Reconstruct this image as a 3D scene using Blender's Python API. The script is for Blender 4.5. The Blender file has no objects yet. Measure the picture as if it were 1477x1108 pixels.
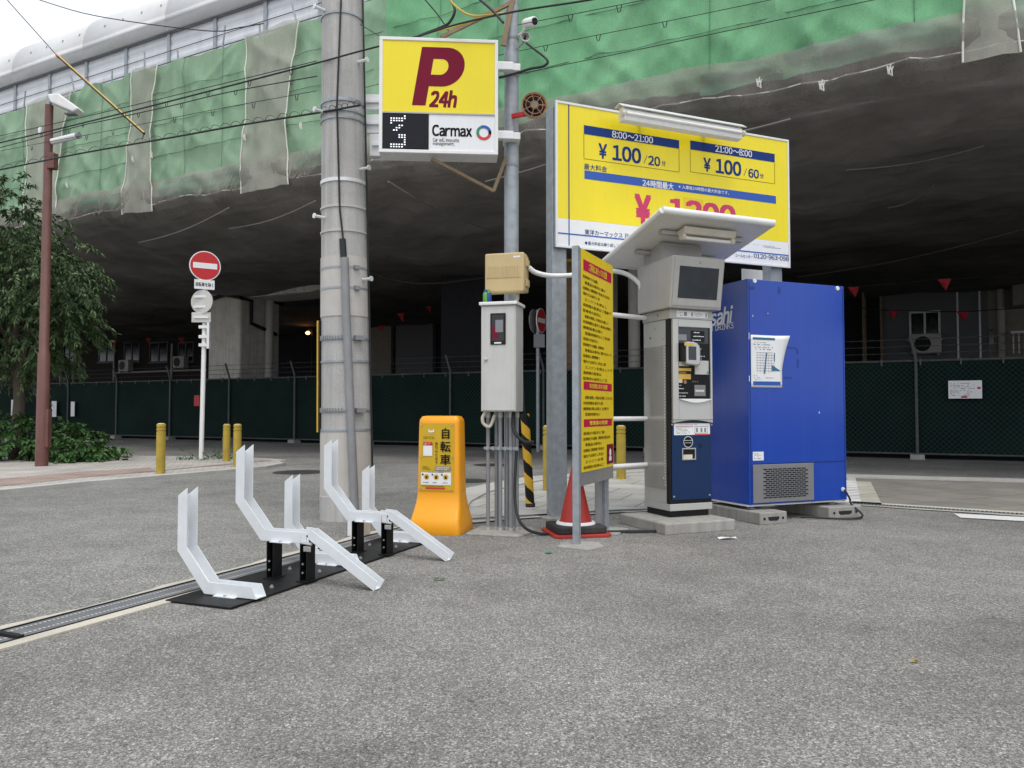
import bpy, bmesh, math, random
from math import sin, cos, pi, radians, sqrt, atan2
from mathutils import Vector, Matrix, noise as mnoise
rnd = random.Random(7)
C = bpy.context.scene.collection
SC = bpy.context.scene

# ------------------------------------------------------------------ camera, sky, sun
F_PX, PITCH, CAMH = 1110.0, radians(1.96), 1.0
cam = bpy.data.cameras.new('camera'); cam_o = bpy.data.objects.new('camera', cam); C.objects.link(cam_o)
cam.sensor_fit = 'HORIZONTAL'; cam.sensor_width = 36; cam.lens = 36 * F_PX / 1477
cam.clip_start = 0.05; cam.clip_end = 2000
cam_o.location = (0, 0, CAMH); cam_o.rotation_euler = (pi / 2 + PITCH, 0, 0)
SC.camera = cam_o
W = bpy.data.worlds.new('World'); SC.world = W; W.use_nodes = True
wn = W.node_tree.nodes; wl = W.node_tree.links
SUN_EL, SUN_ROT = radians(68), radians(165)
sky = wn.new('ShaderNodeTexSky'); sky.sky_type = 'NISHITA'; sky.sun_disc = False
sky.sun_elevation = SUN_EL; sky.sun_rotation = SUN_ROT; sky.air_density = 1.0; sky.dust_density = 6.0; sky.ozone_density = 1.0
hs = wn.new('ShaderNodeHueSaturation'); hs.inputs['Saturation'].default_value = 0.32
bg = wn['Background']; bg.inputs['Strength'].default_value = 0.15
wl.new(sky.outputs[0], hs.inputs['Color'])
cloud = wn.new('ShaderNodeMix'); cloud.data_type = 'RGBA'          # an even overcast layer over the clear sky
cloud.inputs[0].default_value = 0.68; cloud.inputs[7].default_value = (6.1, 6.4, 6.85, 1)
wl.new(hs.outputs[0], cloud.inputs[6]); wl.new(cloud.outputs[2], bg.inputs['Color'])
sun = bpy.data.lights.new('sun', 'SUN'); sun.energy = 0.7; sun.angle = radians(22); sun.color = (1.0, 0.96, 0.9)
sun_o = bpy.data.objects.new('sun', sun); C.objects.link(sun_o)
sd = Vector((sin(SUN_ROT) * cos(SUN_EL), cos(SUN_ROT) * cos(SUN_EL), sin(SUN_EL)))
sun_o.rotation_euler = sd.to_track_quat('Z', 'Y').to_euler(); sun_o.location = (0, -10, 30)
SC.view_settings.view_transform = 'Standard'; SC.view_settings.look = 'None'
SC.view_settings.exposure = 0.5; SC.view_settings.gamma = 1
SC.render.engine = 'CYCLES'; SC.cycles.use_denoising = True
SC.cycles.max_bounces = 10; SC.cycles.diffuse_bounces = 4; SC.cycles.transparent_max_bounces = 16

# ------------------------------------------------------------------ measuring helpers (photo pixel -> place)
CAM = Vector((0, 0, CAMH))
def ray(px, py):
    cx = (px - 738.5) / F_PX; cy = (554 - py) / F_PX
    return Vector((cx, cos(PITCH) - cy * sin(PITCH), sin(PITCH) + cy * cos(PITCH)))
def G(px, py, z=0.0):
    r = ray(px, py); t = (z - CAMH) / r.z
    return Vector((r.x * t, r.y * t, z))
def AT(px, py, Y):
    r = ray(px, py); return CAM + r * (Y / r.y)
def axes(a): return Vector((cos(a), sin(a), 0)), Vector((-sin(a), cos(a), 0))
def ON(O, a, px, py, off=0.0):
    lx, ly = axes(a); O = Vector(O); r = ray(px, py)
    t = ((O - CAM).dot(ly) + off) / r.dot(ly)
    P = CAM + r * t
    return ((P - O).dot(lx), P.z - O.z)

# ------------------------------------------------------------------ materials
def nodes_of(name):
    m = bpy.data.materials.new(name); m.use_nodes = True
    return m, m.node_tree.nodes, m.node_tree.links, m.node_tree.nodes['Principled BSDF']
def ramp(nd, stops, interp='LINEAR'):
    r = nd.new('ShaderNodeValToRGB'); r.color_ramp.interpolation = interp
    el = r.color_ramp.elements
    while len(el) < len(stops): el.new(0.5)
    for e, (p, c) in zip(el, stops):
        e.position = p; e.color = (c[0], c[1], c[2], 1) if not isinstance(c, (int, float)) else (c, c, c, 1)
    return r
def mixc(nd, lk, fac, a, b, mode='MIX'):
    m = nd.new('ShaderNodeMix'); m.data_type = 'RGBA'; m.blend_type = mode
    if isinstance(fac, (int, float)): m.inputs[0].default_value = fac
    else: lk.new(fac, m.inputs[0])
    for s, v in ((6, a), (7, b)):
        if isinstance(v, tuple): m.inputs[s].default_value = (v[0], v[1], v[2], 1)
        else: lk.new(v, m.inputs[s])
    return m.outputs[2]
def mathn(nd, lk, op, a, b=None, c=None):
    m = nd.new('ShaderNodeMath'); m.operation = op
    for i, v in enumerate((a, b, c)):
        if v is None: continue
        if isinstance(v, (int, float)): m.inputs[i].default_value = v
        else: lk.new(v, m.inputs[i])
    return m.outputs[0]
def noise_n(nd, lk, vec, scale, detail=4, rough=0.55):
    n = nd.new('ShaderNodeTexNoise'); n.inputs['Scale'].default_value = scale
    n.inputs['Detail'].default_value = detail; n.inputs['Roughness'].default_value = rough
    if vec is not None: lk.new(vec, n.inputs['Vector'])
    return n.outputs['Fac']
def bump_n(nd, lk, h, strength, dist, bs):
    b = nd.new('ShaderNodeBump'); b.inputs['Strength'].default_value = strength; b.inputs['Distance'].default_value = dist
    lk.new(h, b.inputs['Height']); lk.new(b.outputs[0], bs.inputs['Normal'])
def mat(name, col, rough=0.5, metal=0.0, var=0.12, scale=6.0, dirt=None, dirt_amt=0.0, dirt_scale=2.5, streak=0.0,
        bump=0.0, bscale=60.0, spec=0.5, emit=None, coat=0.0):
    m, nd, lk, bs = nodes_of(name)
    tc = nd.new('ShaderNodeTexCoord')
    f = noise_n(nd, lk, tc.outputs['Object'], scale)
    lo = tuple(c * (1 - var) for c in col); hi = tuple(min(1, c * (1 + var)) for c in col)
    r = ramp(nd, [(0.3, lo), (0.7, hi)]); lk.new(f, r.inputs[0]); out = r.outputs[0]
    if dirt is not None:
        mp = nd.new('ShaderNodeMapping'); lk.new(tc.outputs['Object'], mp.inputs[0])
        if streak: mp.inputs['Scale'].default_value = (streak, streak, 0.35)
        f2 = noise_n(nd, lk, mp.outputs[0], dirt_scale, 6, 0.65)
        r2 = ramp(nd, [(0.48, 0.0), (0.75, 1.0)]); lk.new(f2, r2.inputs[0])
        fm = mathn(nd, lk, 'MULTIPLY', r2.outputs[0], dirt_amt)
        out = mixc(nd, lk, fm, out, dirt)
    lk.new(out, bs.inputs['Base Color'])
    bs.inputs['Metallic'].default_value = metal
    rv = mathn(nd, lk, 'MULTIPLY_ADD', f, 0.2, max(0.02, rough - 0.1)); lk.new(rv, bs.inputs['Roughness'])
    bs.inputs['Specular IOR Level'].default_value = spec
    if coat: bs.inputs['Coat Weight'].default_value = coat; bs.inputs['Coat Roughness'].default_value = 0.08
    if bump:
        b = noise_n(nd, lk, tc.outputs['Object'], bscale, 5, 0.6); bump_n(nd, lk, b, bump, 0.01, bs)
    if emit:
        bs.inputs['Emission Color'].default_value = (*emit[0], 1); bs.inputs['Emission Strength'].default_value = emit[1]
    return m

def asphalt(name, base, contrast, stain, cell=95.0, tint=(1.0, 0.965, 0.905)):
    m, nd, lk, bs = nodes_of(name)
    tc = nd.new('ShaderNodeTexCoord'); co = tc.outputs['Object']
    def t(v): return (v * tint[0], v * tint[1], v * tint[2])
    # chippings of several sizes: fine matrix, medium grey stones, a few pale and a few dark ones
    warp = nd.new('ShaderNodeTexNoise'); warp.inputs['Scale'].default_value = cell * 0.8; warp.inputs['Detail'].default_value = 2; lk.new(co, warp.inputs['Vector'])
    va = nd.new('ShaderNodeVectorMath'); va.operation = 'MULTIPLY_ADD'; va.inputs[1].default_value = (0.012, 0.012, 0.012)
    lk.new(warp.outputs['Color'], va.inputs[0]); lk.new(co, va.inputs[2]); cw = va.outputs[0]
    def vor(scale):
        v = nd.new('ShaderNodeTexVoronoi'); v.inputs['Scale'].default_value = scale; lk.new(cw, v.inputs['Vector'])
        sp = nd.new('ShaderNodeSeparateColor'); lk.new(v.outputs['Color'], sp.inputs[0]); return v, sp
    v1, s1 = vor(cell * 1.9); v2, s2 = vor(cell); v3, s3 = vor(cell * 0.55)
    r = ramp(nd, [(0.0, t(base * (1 - contrast))), (0.4, t(base * 0.80)), (0.75, t(base * 1.15)), (1.0, t(base * (1.2 + contrast)))])
    lk.new(s1.outputs[0], r.inputs[0])
    r2 = ramp(nd, [(0.0, 0.45), (0.25, 0.82), (0.82, 1.05), (0.92, 1.5), (1.0, 1.95)]); lk.new(s2.outputs[1], r2.inputs[0])
    c = mixc(nd, lk, 0.8, r.outputs[0], r2.outputs[0], 'MULTIPLY')
    edge = mathn(nd, lk, 'LESS_THAN', v3.outputs['Distance'], 0.36)
    pick = mathn(nd, lk, 'GREATER_THAN', s3.outputs[2], 0.86); f3 = mathn(nd, lk, 'MULTIPLY', edge, pick)
    c = mixc(nd, lk, mathn(nd, lk, 'MULTIPLY', f3, 0.6), c, t(base * 1.9))
    pick2 = mathn(nd, lk, 'LESS_THAN', s3.outputs[2], 0.16); f4 = mathn(nd, lk, 'MULTIPLY', edge, pick2)
    c = mixc(nd, lk, mathn(nd, lk, 'MULTIPLY', f4, 0.7), c, t(base * 0.35))
    n3 = noise_n(nd, lk, co, 420, 3, 0.7)
    r3 = ramp(nd, [(0.3, 0.66), (0.7, 1.32)]); lk.new(n3, r3.inputs[0])
    c = mixc(nd, lk, 0.6, c, r3.outputs[0], 'MULTIPLY')
    # worn and oil-stained patches, with their own shape on the ground
    n1 = noise_n(nd, lk, co, 0.5, 7, 0.62)
    r1 = ramp(nd, [(0.36, 1 - stain), (0.46, 0.93), (0.53, 1.02), (0.64, 1 + stain * 0.6)]); lk.new(n1, r1.inputs[0])
    c = mixc(nd, lk, 1.0, c, r1.outputs[0], 'MULTIPLY')
    n4 = noise_n(nd, lk, co, 3.2, 5, 0.6)
    r4 = ramp(nd, [(0.30, 0.84), (0.62, 1.06)]); lk.new(n4, r4.inputs[0])
    c = mixc(nd, lk, 0.9, c, r4.outputs[0], 'MULTIPLY')
    lk.new(c, bs.inputs['Base Color'])
    bs.inputs['Roughness'].default_value = 0.82; bs.inputs['Specular IOR Level'].default_value = 0.35
    h = mathn(nd, lk, 'MULTIPLY_ADD', v2.outputs['Distance'], -1.0, n3)
    bump_n(nd, lk, h, 0.6, 0.006, bs)
    return m

def tiles(name, c1, c2, mortar, sx, sy, ang, mort=0.012, var=0.3):
    m, nd, lk, bs = nodes_of(name)
    tc = nd.new('ShaderNodeTexCoord'); mp = nd.new('ShaderNodeMapping'); lk.new(tc.outputs['Object'], mp.inputs[0])
    mp.inputs['Rotation'].default_value = (0, 0, ang)
    b = nd.new('ShaderNodeTexBrick'); lk.new(mp.outputs[0], b.inputs['Vector'])
    b.inputs['Scale'].default_value = 1.0; b.inputs['Brick Width'].default_value = sx; b.inputs['Row Height'].default_value = sy
    b.inputs['Mortar Size'].default_value = mort; b.inputs['Mortar Smooth'].default_value = 0.3
    b.inputs['Color1'].default_value = (*c1, 1); b.inputs['Color2'].default_value = (*c2, 1); b.inputs['Mortar'].default_value = (*mortar, 1)
    n = noise_n(nd, lk, tc.outputs['Object'], 1.6, 6, 0.65)
    r = ramp(nd, [(0.3, 1 - var), (0.7, 1 + var * 0.5)]); lk.new(n, r.inputs[0])
    c = mixc(nd, lk, 1.0, b.outputs['Color'], r.outputs[0], 'MULTIPLY')
    n2 = noise_n(nd, lk, tc.outputs['Object'], 90, 3, 0.6)
    r2 = ramp(nd, [(0.3, 0.8), (0.7, 1.15)]); lk.new(n2, r2.inputs[0])
    c = mixc(nd, lk, 0.8, c, r2.outputs[0], 'MULTIPLY')
    lk.new(c, bs.inputs['Base Color']); bs.inputs['Roughness'].default_value = 0.85
    bump_n(nd, lk, b.outputs['Fac'], -0.4, 0.004, bs)
    return m

def concrete(name, base, tint=(1, 0.97, 0.91), var=0.28, bump=0.3, streak=True):
    m, nd, lk, bs = nodes_of(name)
    tc = nd.new('ShaderNodeTexCoord'); co = tc.outputs['Object']
    n = noise_n(nd, lk, co, 2.2, 8, 0.68)
    t = lambda v: (v * tint[0], v * tint[1], v * tint[2])
    r = ramp(nd, [(0.25, t(base * (1 - var))), (0.5, t(base)), (0.75, t(base * (1 + var * 0.6)))]); lk.new(n, r.inputs[0])
    c = r.outputs[0]
    if streak:
        mp = nd.new('ShaderNodeMapping'); lk.new(co, mp.inputs[0]); mp.inputs['Scale'].default_value = (9, 9, 0.4)
        n2 = noise_n(nd, lk, mp.outputs[0], 1.5, 6, 0.6)
        r2 = ramp(nd, [(0.35, 0.72), (0.6, 1.05)]); lk.new(n2, r2.inputs[0])
        c = mixc(nd, lk, 0.7, c, r2.outputs[0], 'MULTIPLY')
    n3 = noise_n(nd, lk, co, 110, 4, 0.7)
    r3 = ramp(nd, [(0.3, 0.78), (0.7, 1.16)]); lk.new(n3, r3.inputs[0])
    c = mixc(nd, lk, 0.8, c, r3.outputs[0], 'MULTIPLY')
    lk.new(c, bs.inputs['Base Color']); bs.inputs['Roughness'].default_value = 0.88
    bump_n(nd, lk, n3, bump, 0.006, bs)
    return m

def net(name, c1, c2, c3, cover=1.0, wr=0.0):
    # woven scaffold sheet: cloth colour with faded clouds, fine weave, some light coming through
    m, nd, lk, bs = nodes_of(name)
    tc = nd.new('ShaderNodeTexCoord'); co = tc.outputs['Object']
    n = noise_n(nd, lk, co, 0.45, 5, 0.6)
    r = ramp(nd, [(0.28, c1), (0.5, c2), (0.75, c3)]); lk.new(n, r.inputs[0])
    mp = nd.new('ShaderNodeMapping'); lk.new(co, mp.inputs[0]); mp.inputs['Scale'].default_value = (1.6, 1.6, 0.5)
    n2 = noise_n(nd, lk, mp.outputs[0], 1.0, 6, 0.65)
    r2 = ramp(nd, [(0.35, 0.84), (0.65, 1.10)]); lk.new(n2, r2.inputs[0])
    c = mixc(nd, lk, 0.85, r.outputs[0], r2.outputs[0], 'MULTIPLY')
    n3 = noise_n(nd, lk, co, 45, 2, 0.7)
    r3 = ramp(nd, [(0.3, 0.86), (0.7, 1.12)]); lk.new(n3, r3.inputs[0])
    c = mixc(nd, lk, 0.8, c, r3.outputs[0], 'MULTIPLY')
    lk.new(c, bs.inputs['Base Color']); bs.inputs['Roughness'].default_value = 0.9; bs.inputs['Specular IOR Level'].default_value = 0.15
    if wr:
        mq = nd.new('ShaderNodeMapping'); lk.new(co, mq.inputs[0]); mq.inputs['Scale'].default_value = (0.8, 1.3, 1); mq.inputs['Rotation'].default_value = (0, 0, 0.5)
        n4 = nd.new('ShaderNodeTexNoise'); n4.inputs['Scale'].default_value = 0.9; n4.inputs['Detail'].default_value = 3.5; n4.inputs['Roughness'].default_value = 0.45; n4.inputs['Distortion'].default_value = 0.5
        lk.new(mq.outputs[0], n4.inputs['Vector']); bump_n(nd, lk, n4.outputs['Fac'], 1.0, wr, bs)
    else: bump_n(nd, lk, n2, 0.5, 0.05, bs)
    if cover < 1.0:
        al = mathn(nd, lk, 'MULTIPLY_ADD', n2, 0.25, cover - 0.12); lk.new(al, bs.inputs['Alpha'])
    return m

def fence_cloth(name):
    m, nd, lk, bs = nodes_of(name)
    tc = nd.new('ShaderNodeTexCoord'); s = nd.new('ShaderNodeSeparateXYZ'); lk.new(tc.outputs['Object'], s.inputs[0])
    u, v = s.outputs['X'], s.outputs['Z']
    P = 0.105
    a = mathn(nd, lk, 'FRACT', mathn(nd, lk, 'DIVIDE', mathn(nd, lk, 'ADD', u, v), P))
    b = mathn(nd, lk, 'FRACT', mathn(nd, lk, 'DIVIDE', mathn(nd, lk, 'SUBTRACT', u, v), P))
    la = mathn(nd, lk, 'LESS_THAN', a, 0.09); lb = mathn(nd, lk, 'LESS_THAN', b, 0.09)
    w = mathn(nd, lk, 'MAXIMUM', la, lb)
    n = noise_n(nd, lk, tc.outputs['Object'], 0.9, 5, 0.6)
    r = ramp(nd, [(0.3, (0.002, 0.011, 0.009)), (0.7, (0.005, 0.022, 0.017))]); lk.new(n, r.inputs[0])
    c = mixc(nd, lk, w, r.outputs[0], (0.04, 0.048, 0.046))
    lk.new(c, bs.inputs['Base Color']); bs.inputs['Roughness'].default_value = 0.8; bs.inputs['Specular IOR Level'].default_value = 0.08
    return m

def leafmat(name, a, b, c):
    m, nd, lk, bs = nodes_of(name)
    tc = nd.new('ShaderNodeTexCoord')
    n = noise_n(nd, lk, tc.outputs['Object'], 2.0, 3); g = nd.new('ShaderNodeNewGeometry')
    f = mathn(nd, lk, 'MULTIPLY_ADD', g.outputs['Random Per Island'], 0.6, mathn(nd, lk, 'MULTIPLY', n, 0.4))
    r = ramp(nd, [(0.15, a), (0.5, b), (0.9, c)]); lk.new(f, r.inputs[0]); lk.new(r.outputs[0], bs.inputs['Base Color'])
    bs.inputs['Roughness'].default_value = 0.5; bs.inputs['Specular IOR Level'].default_value = 0.4
    return m

M = {}
M['lot'] = asphalt('lot_asphalt', 0.25, 0.55, 0.24, cell=132)
M['street'] = asphalt('street_asphalt', 0.245, 0.55, 0.24, cell=115, tint=(1, 0.98, 0.92))
M['pave_grey'] = tiles('brown_grey_paving', (0.24, 0.225, 0.20), (0.20, 0.19, 0.17), (0.14, 0.13, 0.12), 0.6, 0.6, radians(-27))
M['pave_pale'] = tiles('pale_paving', (0.52, 0.50, 0.46), (0.44, 0.43, 0.40), (0.25, 0.23, 0.21), 0.6, 0.6, radians(22))
M['pave_cream'] = tiles('cream_slabs', (0.46, 0.43, 0.36), (0.42, 0.40, 0.34), (0.18, 0.17, 0.15), 2.0, 0.62, radians(-27))
M['pave_rib'] = tiles('ribbed_white_slabs', (0.66, 0.66, 0.65), (0.6, 0.6, 0.6), (0.36, 0.36, 0.36), 2.0, 0.22, radians(-27), 0.03)
M['pave_brick'] = tiles('brick_paving', (0.52, 0.49, 0.45), (0.46, 0.43, 0.40), (0.30, 0.28, 0.26), 0.22, 0.11, radians(-20), 0.012)
M['pave_red'] = tiles('red_brick_band', (0.40, 0.29, 0.245), (0.34, 0.26, 0.22), (0.26, 0.22, 0.2), 0.22, 0.11, radians(-20), 0.012)
M['kerb'] = concrete('kerb_concrete', 0.46, (1, 0.98, 0.93), 0.2, 0.3, False)
M['mortar'] = concrete('cream_mortar', 0.50, (1, 0.93, 0.78), 0.22, 0.5, False)
M['soil'] = concrete('bed_soil', 0.06, (1, 0.85, 0.65), 0.4, 0.8, False)
M['conc'] = concrete('plinth_concrete', 0.34, (1, 0.97, 0.9))
M['pole_conc'] = concrete('pole_concrete', 0.46, (1, 0.975, 0.94), 0.2)
M['pole_wrap'] = mat('pole_wrap', (0.50, 0.475, 0.44), 0.6, var=0.06, dirt=(0.3, 0.28, 0.25), dirt_amt=0.35, streak=6)
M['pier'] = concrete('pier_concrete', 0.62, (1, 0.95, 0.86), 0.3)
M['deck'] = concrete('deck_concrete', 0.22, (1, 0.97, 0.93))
M['white'] = mat('white_paint', (0.78, 0.78, 0.77), 0.4, var=0.03, dirt=(0.5, 0.48, 0.44), dirt_amt=0.2, streak=8)
M['rackwhite'] = mat('rack_white_powder_coat', (0.71, 0.735, 0.76), 0.42, var=0.03, dirt=(0.5, 0.49, 0.47), dirt_amt=0.25, dirt_scale=7, bump=0.05, bscale=400)
M['black'] = mat('black_paint', (0.006, 0.006, 0.0065), 0.5, var=0.3, scale=20, dirt=(0.025, 0.025, 0.025), dirt_amt=0.4, spec=0.3)
M['rubber'] = mat('black_rubber', (0.02, 0.02, 0.02), 0.8, var=0.3, dirt=(0.1, 0.09, 0.08), dirt_amt=0.4)
M['galv'] = mat('galvanised_steel', (0.33, 0.36, 0.385), 0.5, 0.35, var=0.16, scale=14, dirt=(0.22, 0.22, 0.22), dirt_amt=0.3, streak=5)
M['steel'] = mat('brushed_steel', (0.52, 0.52, 0.51), 0.32, 0.75, var=0.05, scale=12)
M['silver'] = mat('silver_paint', (0.52, 0.52, 0.50), 0.38, 0.35, var=0.04)
M['greige'] = mat('grey_beige_paint', (0.43, 0.42, 0.40), 0.45, 0.1, var=0.05, dirt=(0.3, 0.28, 0.24), dirt_amt=0.3, streak=6)
M['alu'] = mat('white_aluminium', (0.74, 0.745, 0.75), 0.35, 0.15, var=0.04, dirt=(0.45, 0.44, 0.42), dirt_amt=0.25, streak=6)
M['yellow'] = mat('sign_yellow', (0.86, 0.695, 0.010), 0.35, var=0.025, scale=2, dirt=(0.66, 0.57, 0.03), dirt_amt=0.28, streak=5)
M['yellow2'] = mat('panel_yellow', (0.80, 0.58, 0.005), 0.4, var=0.03, scale=2, dirt=(0.6, 0.44, 0.02), dirt_amt=0.3, streak=5)
M['maroon'] = mat('sign_maroon', (0.185, 0.012, 0.035), 0.75, spec=0.12, var=0.05)
M['crimson'] = mat('sign_crimson', (0.46, 0.012, 0.065), 0.75, spec=0.12, var=0.05)
M['rose'] = mat('sign_rose', (0.56, 0.03, 0.12), 0.4, var=0.08)
M['signwhite'] = mat('sign_white', (0.78, 0.79, 0.80), 0.35, var=0.02, dirt=(0.6, 0.58, 0.52), dirt_amt=0.2, streak=8)
M['navy'] = mat('sign_navy', (0.018, 0.045, 0.20), 0.75, spec=0.12, var=0.05)
M['blue'] = mat('sign_blue', (0.015, 0.085, 0.42), 0.4, var=0.05)
M['ink'] = mat('black_ink', (0.008, 0.008, 0.01), 0.75, spec=0.12, var=0.05)
M['inkgrey'] = mat('grey_ink', (0.22, 0.22, 0.24), 0.5, var=0.05)
M['brownink'] = mat('brown_ink', (0.06, 0.035, 0.004), 0.75, spec=0.12, var=0.1)
M['vblue'] = mat('vending_blue', (0.007, 0.052, 0.37), 0.16, var=0.05, scale=1.2, dirt=(0.03, 0.085, 0.43), dirt_amt=0.22, streak=9, dirt_scale=1.5, coat=0.25, spec=0.35)
M['vmark'] = mat('mark_shadow_blue', (0.008, 0.036, 0.21), 0.4, var=0.2)  # darker blue for old marks and the painted shadow of the poster curl
M['mblue'] = mat('machine_blue', (0.005, 0.026, 0.092), 0.4, var=0.06, spec=0.3)
M['grille'] = mat('grille_grey', (0.21, 0.21, 0.22), 0.5, 0.2, var=0.06)
M['orange'] = mat('stand_orange_plastic', (0.84, 0.35, 0.004), 0.36, var=0.05, scale=3, dirt=(0.6, 0.24, 0.02), dirt_amt=0.25)
M['mustard'] = mat('poster_mustard', (0.58, 0.37, 0.01), 0.3, var=0.05)
M['bollard'] = mat('bollard_yellow', (0.42, 0.30, 0.03), 0.5, var=0.16, dirt=(0.20, 0.15, 0.05), dirt_amt=0.6, streak=5)
M['redpole'] = mat('red_brown_paint', (0.14, 0.055, 0.044), 0.5, var=0.15, dirt=(0.10, 0.05, 0.045), dirt_amt=0.5, streak=5)
M['signred'] = mat('traffic_red', (0.50, 0.010, 0.015), 0.4, var=0.05)
M['conered'] = mat('cone_red', (0.42, 0.028, 0.018), 0.5, var=0.08, dirt=(0.3, 0.05, 0.04), dirt_amt=0.5)
M['boxgrey'] = mat('control_box_paint', (0.56, 0.555, 0.53), 0.45, var=0.04, dirt=(0.42, 0.385, 0.30), dirt_amt=0.5, streak=5, dirt_scale=2.0)
M['beige'] = mat('beige_plastic', (0.55, 0.42, 0.21), 0.5, var=0.05, dirt=(0.4, 0.3, 0.16), dirt_amt=0.3, streak=6)
M['hazy'] = mat('hazard_yellow', (0.72, 0.42, 0.02), 0.5, var=0.1)
M['brown'] = mat('brown_angle_steel', (0.23, 0.17, 0.10), 0.6, 0.2, var=0.2, scale=15)
M['rust'] = mat('rusty_orange', (0.34, 0.17, 0.09), 0.6, 0.2, var=0.25, scale=20)
M['cable'] = mat('black_cable', (0.012, 0.016, 0.016), 0.6, var=0.2)
M['yelcable'] = mat('yellow_cable', (0.55, 0.38, 0.04), 0.5, var=0.15)
M['pvc'] = mat('grey_pvc', (0.24, 0.245, 0.255), 0.5, var=0.12)
M['ivory'] = mat('ivory_plastic', (0.62, 0.58, 0.48), 0.5, var=0.08)
M['screen'] = mat('dark_screen', (0.03, 0.036, 0.045), 0.12, var=0.2)
M['glassdark'] = mat('dark_glass', (0.012, 0.014, 0.017), 0.08, var=0.2)
M['led_off'] = mat('unlit_led_board', (0.022, 0.022, 0.03), 0.7, var=0.1, spec=0.15)
M['led_on'] = mat('lit_led', (0.8, 0.85, 0.95), 0.5, emit=((0.85, 0.92, 1.0), 0.6))
M['lamp'] = mat('lit_orange_lamp', (0.9, 0.5, 0.2), 0.5, emit=((1.0, 0.42, 0.14), 6.0))
M['tube'] = mat('fluorescent_tube', (0.8, 0.79, 0.74), 0.3, var=0.02)
M['net_a'] = net('green_sheet_dull', (0.205, 0.345, 0.215), (0.255, 0.39, 0.26), (0.32, 0.425, 0.31))
M['sheet_line'] = mat('dark_green_line', (0.09, 0.20, 0.13), 0.8, var=0.15)
M['net_b'] = net('green_sheet_bright', (0.14, 0.35, 0.18), (0.18, 0.41, 0.22), (0.24, 0.45, 0.27))
M['tarp'] = net('teal_tarp', (0.11, 0.33, 0.20), (0.16, 0.41, 0.26), (0.24, 0.48, 0.35))
M['mesh'] = net('beige_mesh', (0.36, 0.365, 0.30), (0.43, 0.43, 0.365), (0.50, 0.495, 0.43), cover=0.56)
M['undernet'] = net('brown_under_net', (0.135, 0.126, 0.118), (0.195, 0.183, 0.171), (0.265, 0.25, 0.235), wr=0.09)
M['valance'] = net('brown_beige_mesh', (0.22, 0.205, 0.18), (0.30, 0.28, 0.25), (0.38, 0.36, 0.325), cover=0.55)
M['rope'] = mat('white_rope', (0.72, 0.70, 0.64), 0.8, var=0.1)
M['barrier'] = mat('noise_barrier_white', (0.66, 0.675, 0.71), 0.5, var=0.04, dirt=(0.38, 0.39, 0.41), dirt_amt=0.4, streak=1.2)
M['barcap'] = mat('barrier_cap_white', (0.66, 0.665, 0.67), 0.5, var=0.03, dirt=(0.5, 0.5, 0.5), dirt_amt=0.3)
M['fencepost'] = mat('weathered_fence_steel', (0.085, 0.09, 0.092), 0.6, 0.3, var=0.25, scale=10)
M['cloth'] = fence_cloth('green_screen_fence')
M['leaf'] = leafmat('oak_leaves', (0.028, 0.060, 0.024), (0.064, 0.112, 0.043), (0.165, 0.225, 0.095))
M['leaf2'] = leafmat('shrub_leaves', (0.028, 0.075, 0.018), (0.045, 0.11, 0.028), (0.07, 0.15, 0.04))
M['bark'] = mat('bark', (0.07, 0.055, 0.04), 0.9, var=0.3, bump=0.6)
M['wall_grey'] = mat('grey_cladding', (0.15, 0.155, 0.165), 0.7, var=0.05, dirt=(0.13, 0.13, 0.13), dirt_amt=0.4, streak=4)
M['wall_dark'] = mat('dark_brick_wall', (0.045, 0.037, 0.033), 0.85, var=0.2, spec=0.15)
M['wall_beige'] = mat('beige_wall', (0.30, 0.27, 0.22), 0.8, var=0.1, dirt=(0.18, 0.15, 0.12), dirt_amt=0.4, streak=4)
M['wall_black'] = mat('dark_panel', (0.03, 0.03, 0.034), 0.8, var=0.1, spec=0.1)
M['wood'] = mat('plywood', (0.28, 0.16, 0.075), 0.7, var=0.25, scale=5, dirt=(0.14, 0.08, 0.04), dirt_amt=0.5, streak=6)
M['road_white'] = mat('road_paint', (0.70, 0.70, 0.69), 0.6, var=0.08, scale=30, dirt=(0.4, 0.39, 0.37), dirt_amt=0.4, dirt_scale=14)
M['iron'] = mat('cast_iron', (0.05, 0.05, 0.05), 0.6, 0.3, var=0.2)
M['drain'] = mat('drain_steel', (0.19, 0.195, 0.205), 0.5, 0.4, var=0.15, scale=8)
M['acgrey'] = mat('air_conditioner_white', (0.55, 0.54, 0.50), 0.5, var=0.05)
M['pennant'] = mat('red_pennant', (0.45, 0.03, 0.045), 0.7, var=0.1)
M['canblue'] = mat('can_blue', (0.03, 0.06, 0.22), 0.3, 0.3, var=0.1)
M['cangreen'] = mat('can_green', (0.10, 0.32, 0.05), 0.3, 0.2, var=0.1)
M['gold'] = mat('gold_sticker', (0.68, 0.42, 0.07), 0.4, var=0.08)
M['lgreen'] = mat('emblem_green', (0.02, 0.22, 0.14), 0.4)
M['lred'] = mat('emblem_red', (0.55, 0.03, 0.03), 0.4)
M['teal'] = mat('map_teal', (0.03, 0.14, 0.24), 0.4)
M['litter_green'] = mat('litter_green', (0.03, 0.35, 0.16), 0.5)
M['litter_leaf'] = mat('fallen_leaf', (0.42, 0.26, 0.06), 0.7)
M['cam_dark'] = mat('lens_black', (0.006, 0.006, 0.008), 0.35, spec=0.25)
M['clear'] = mat('grey_acrylic', (0.40, 0.385, 0.36), 0.12, 0.25, var=0.05)

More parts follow.
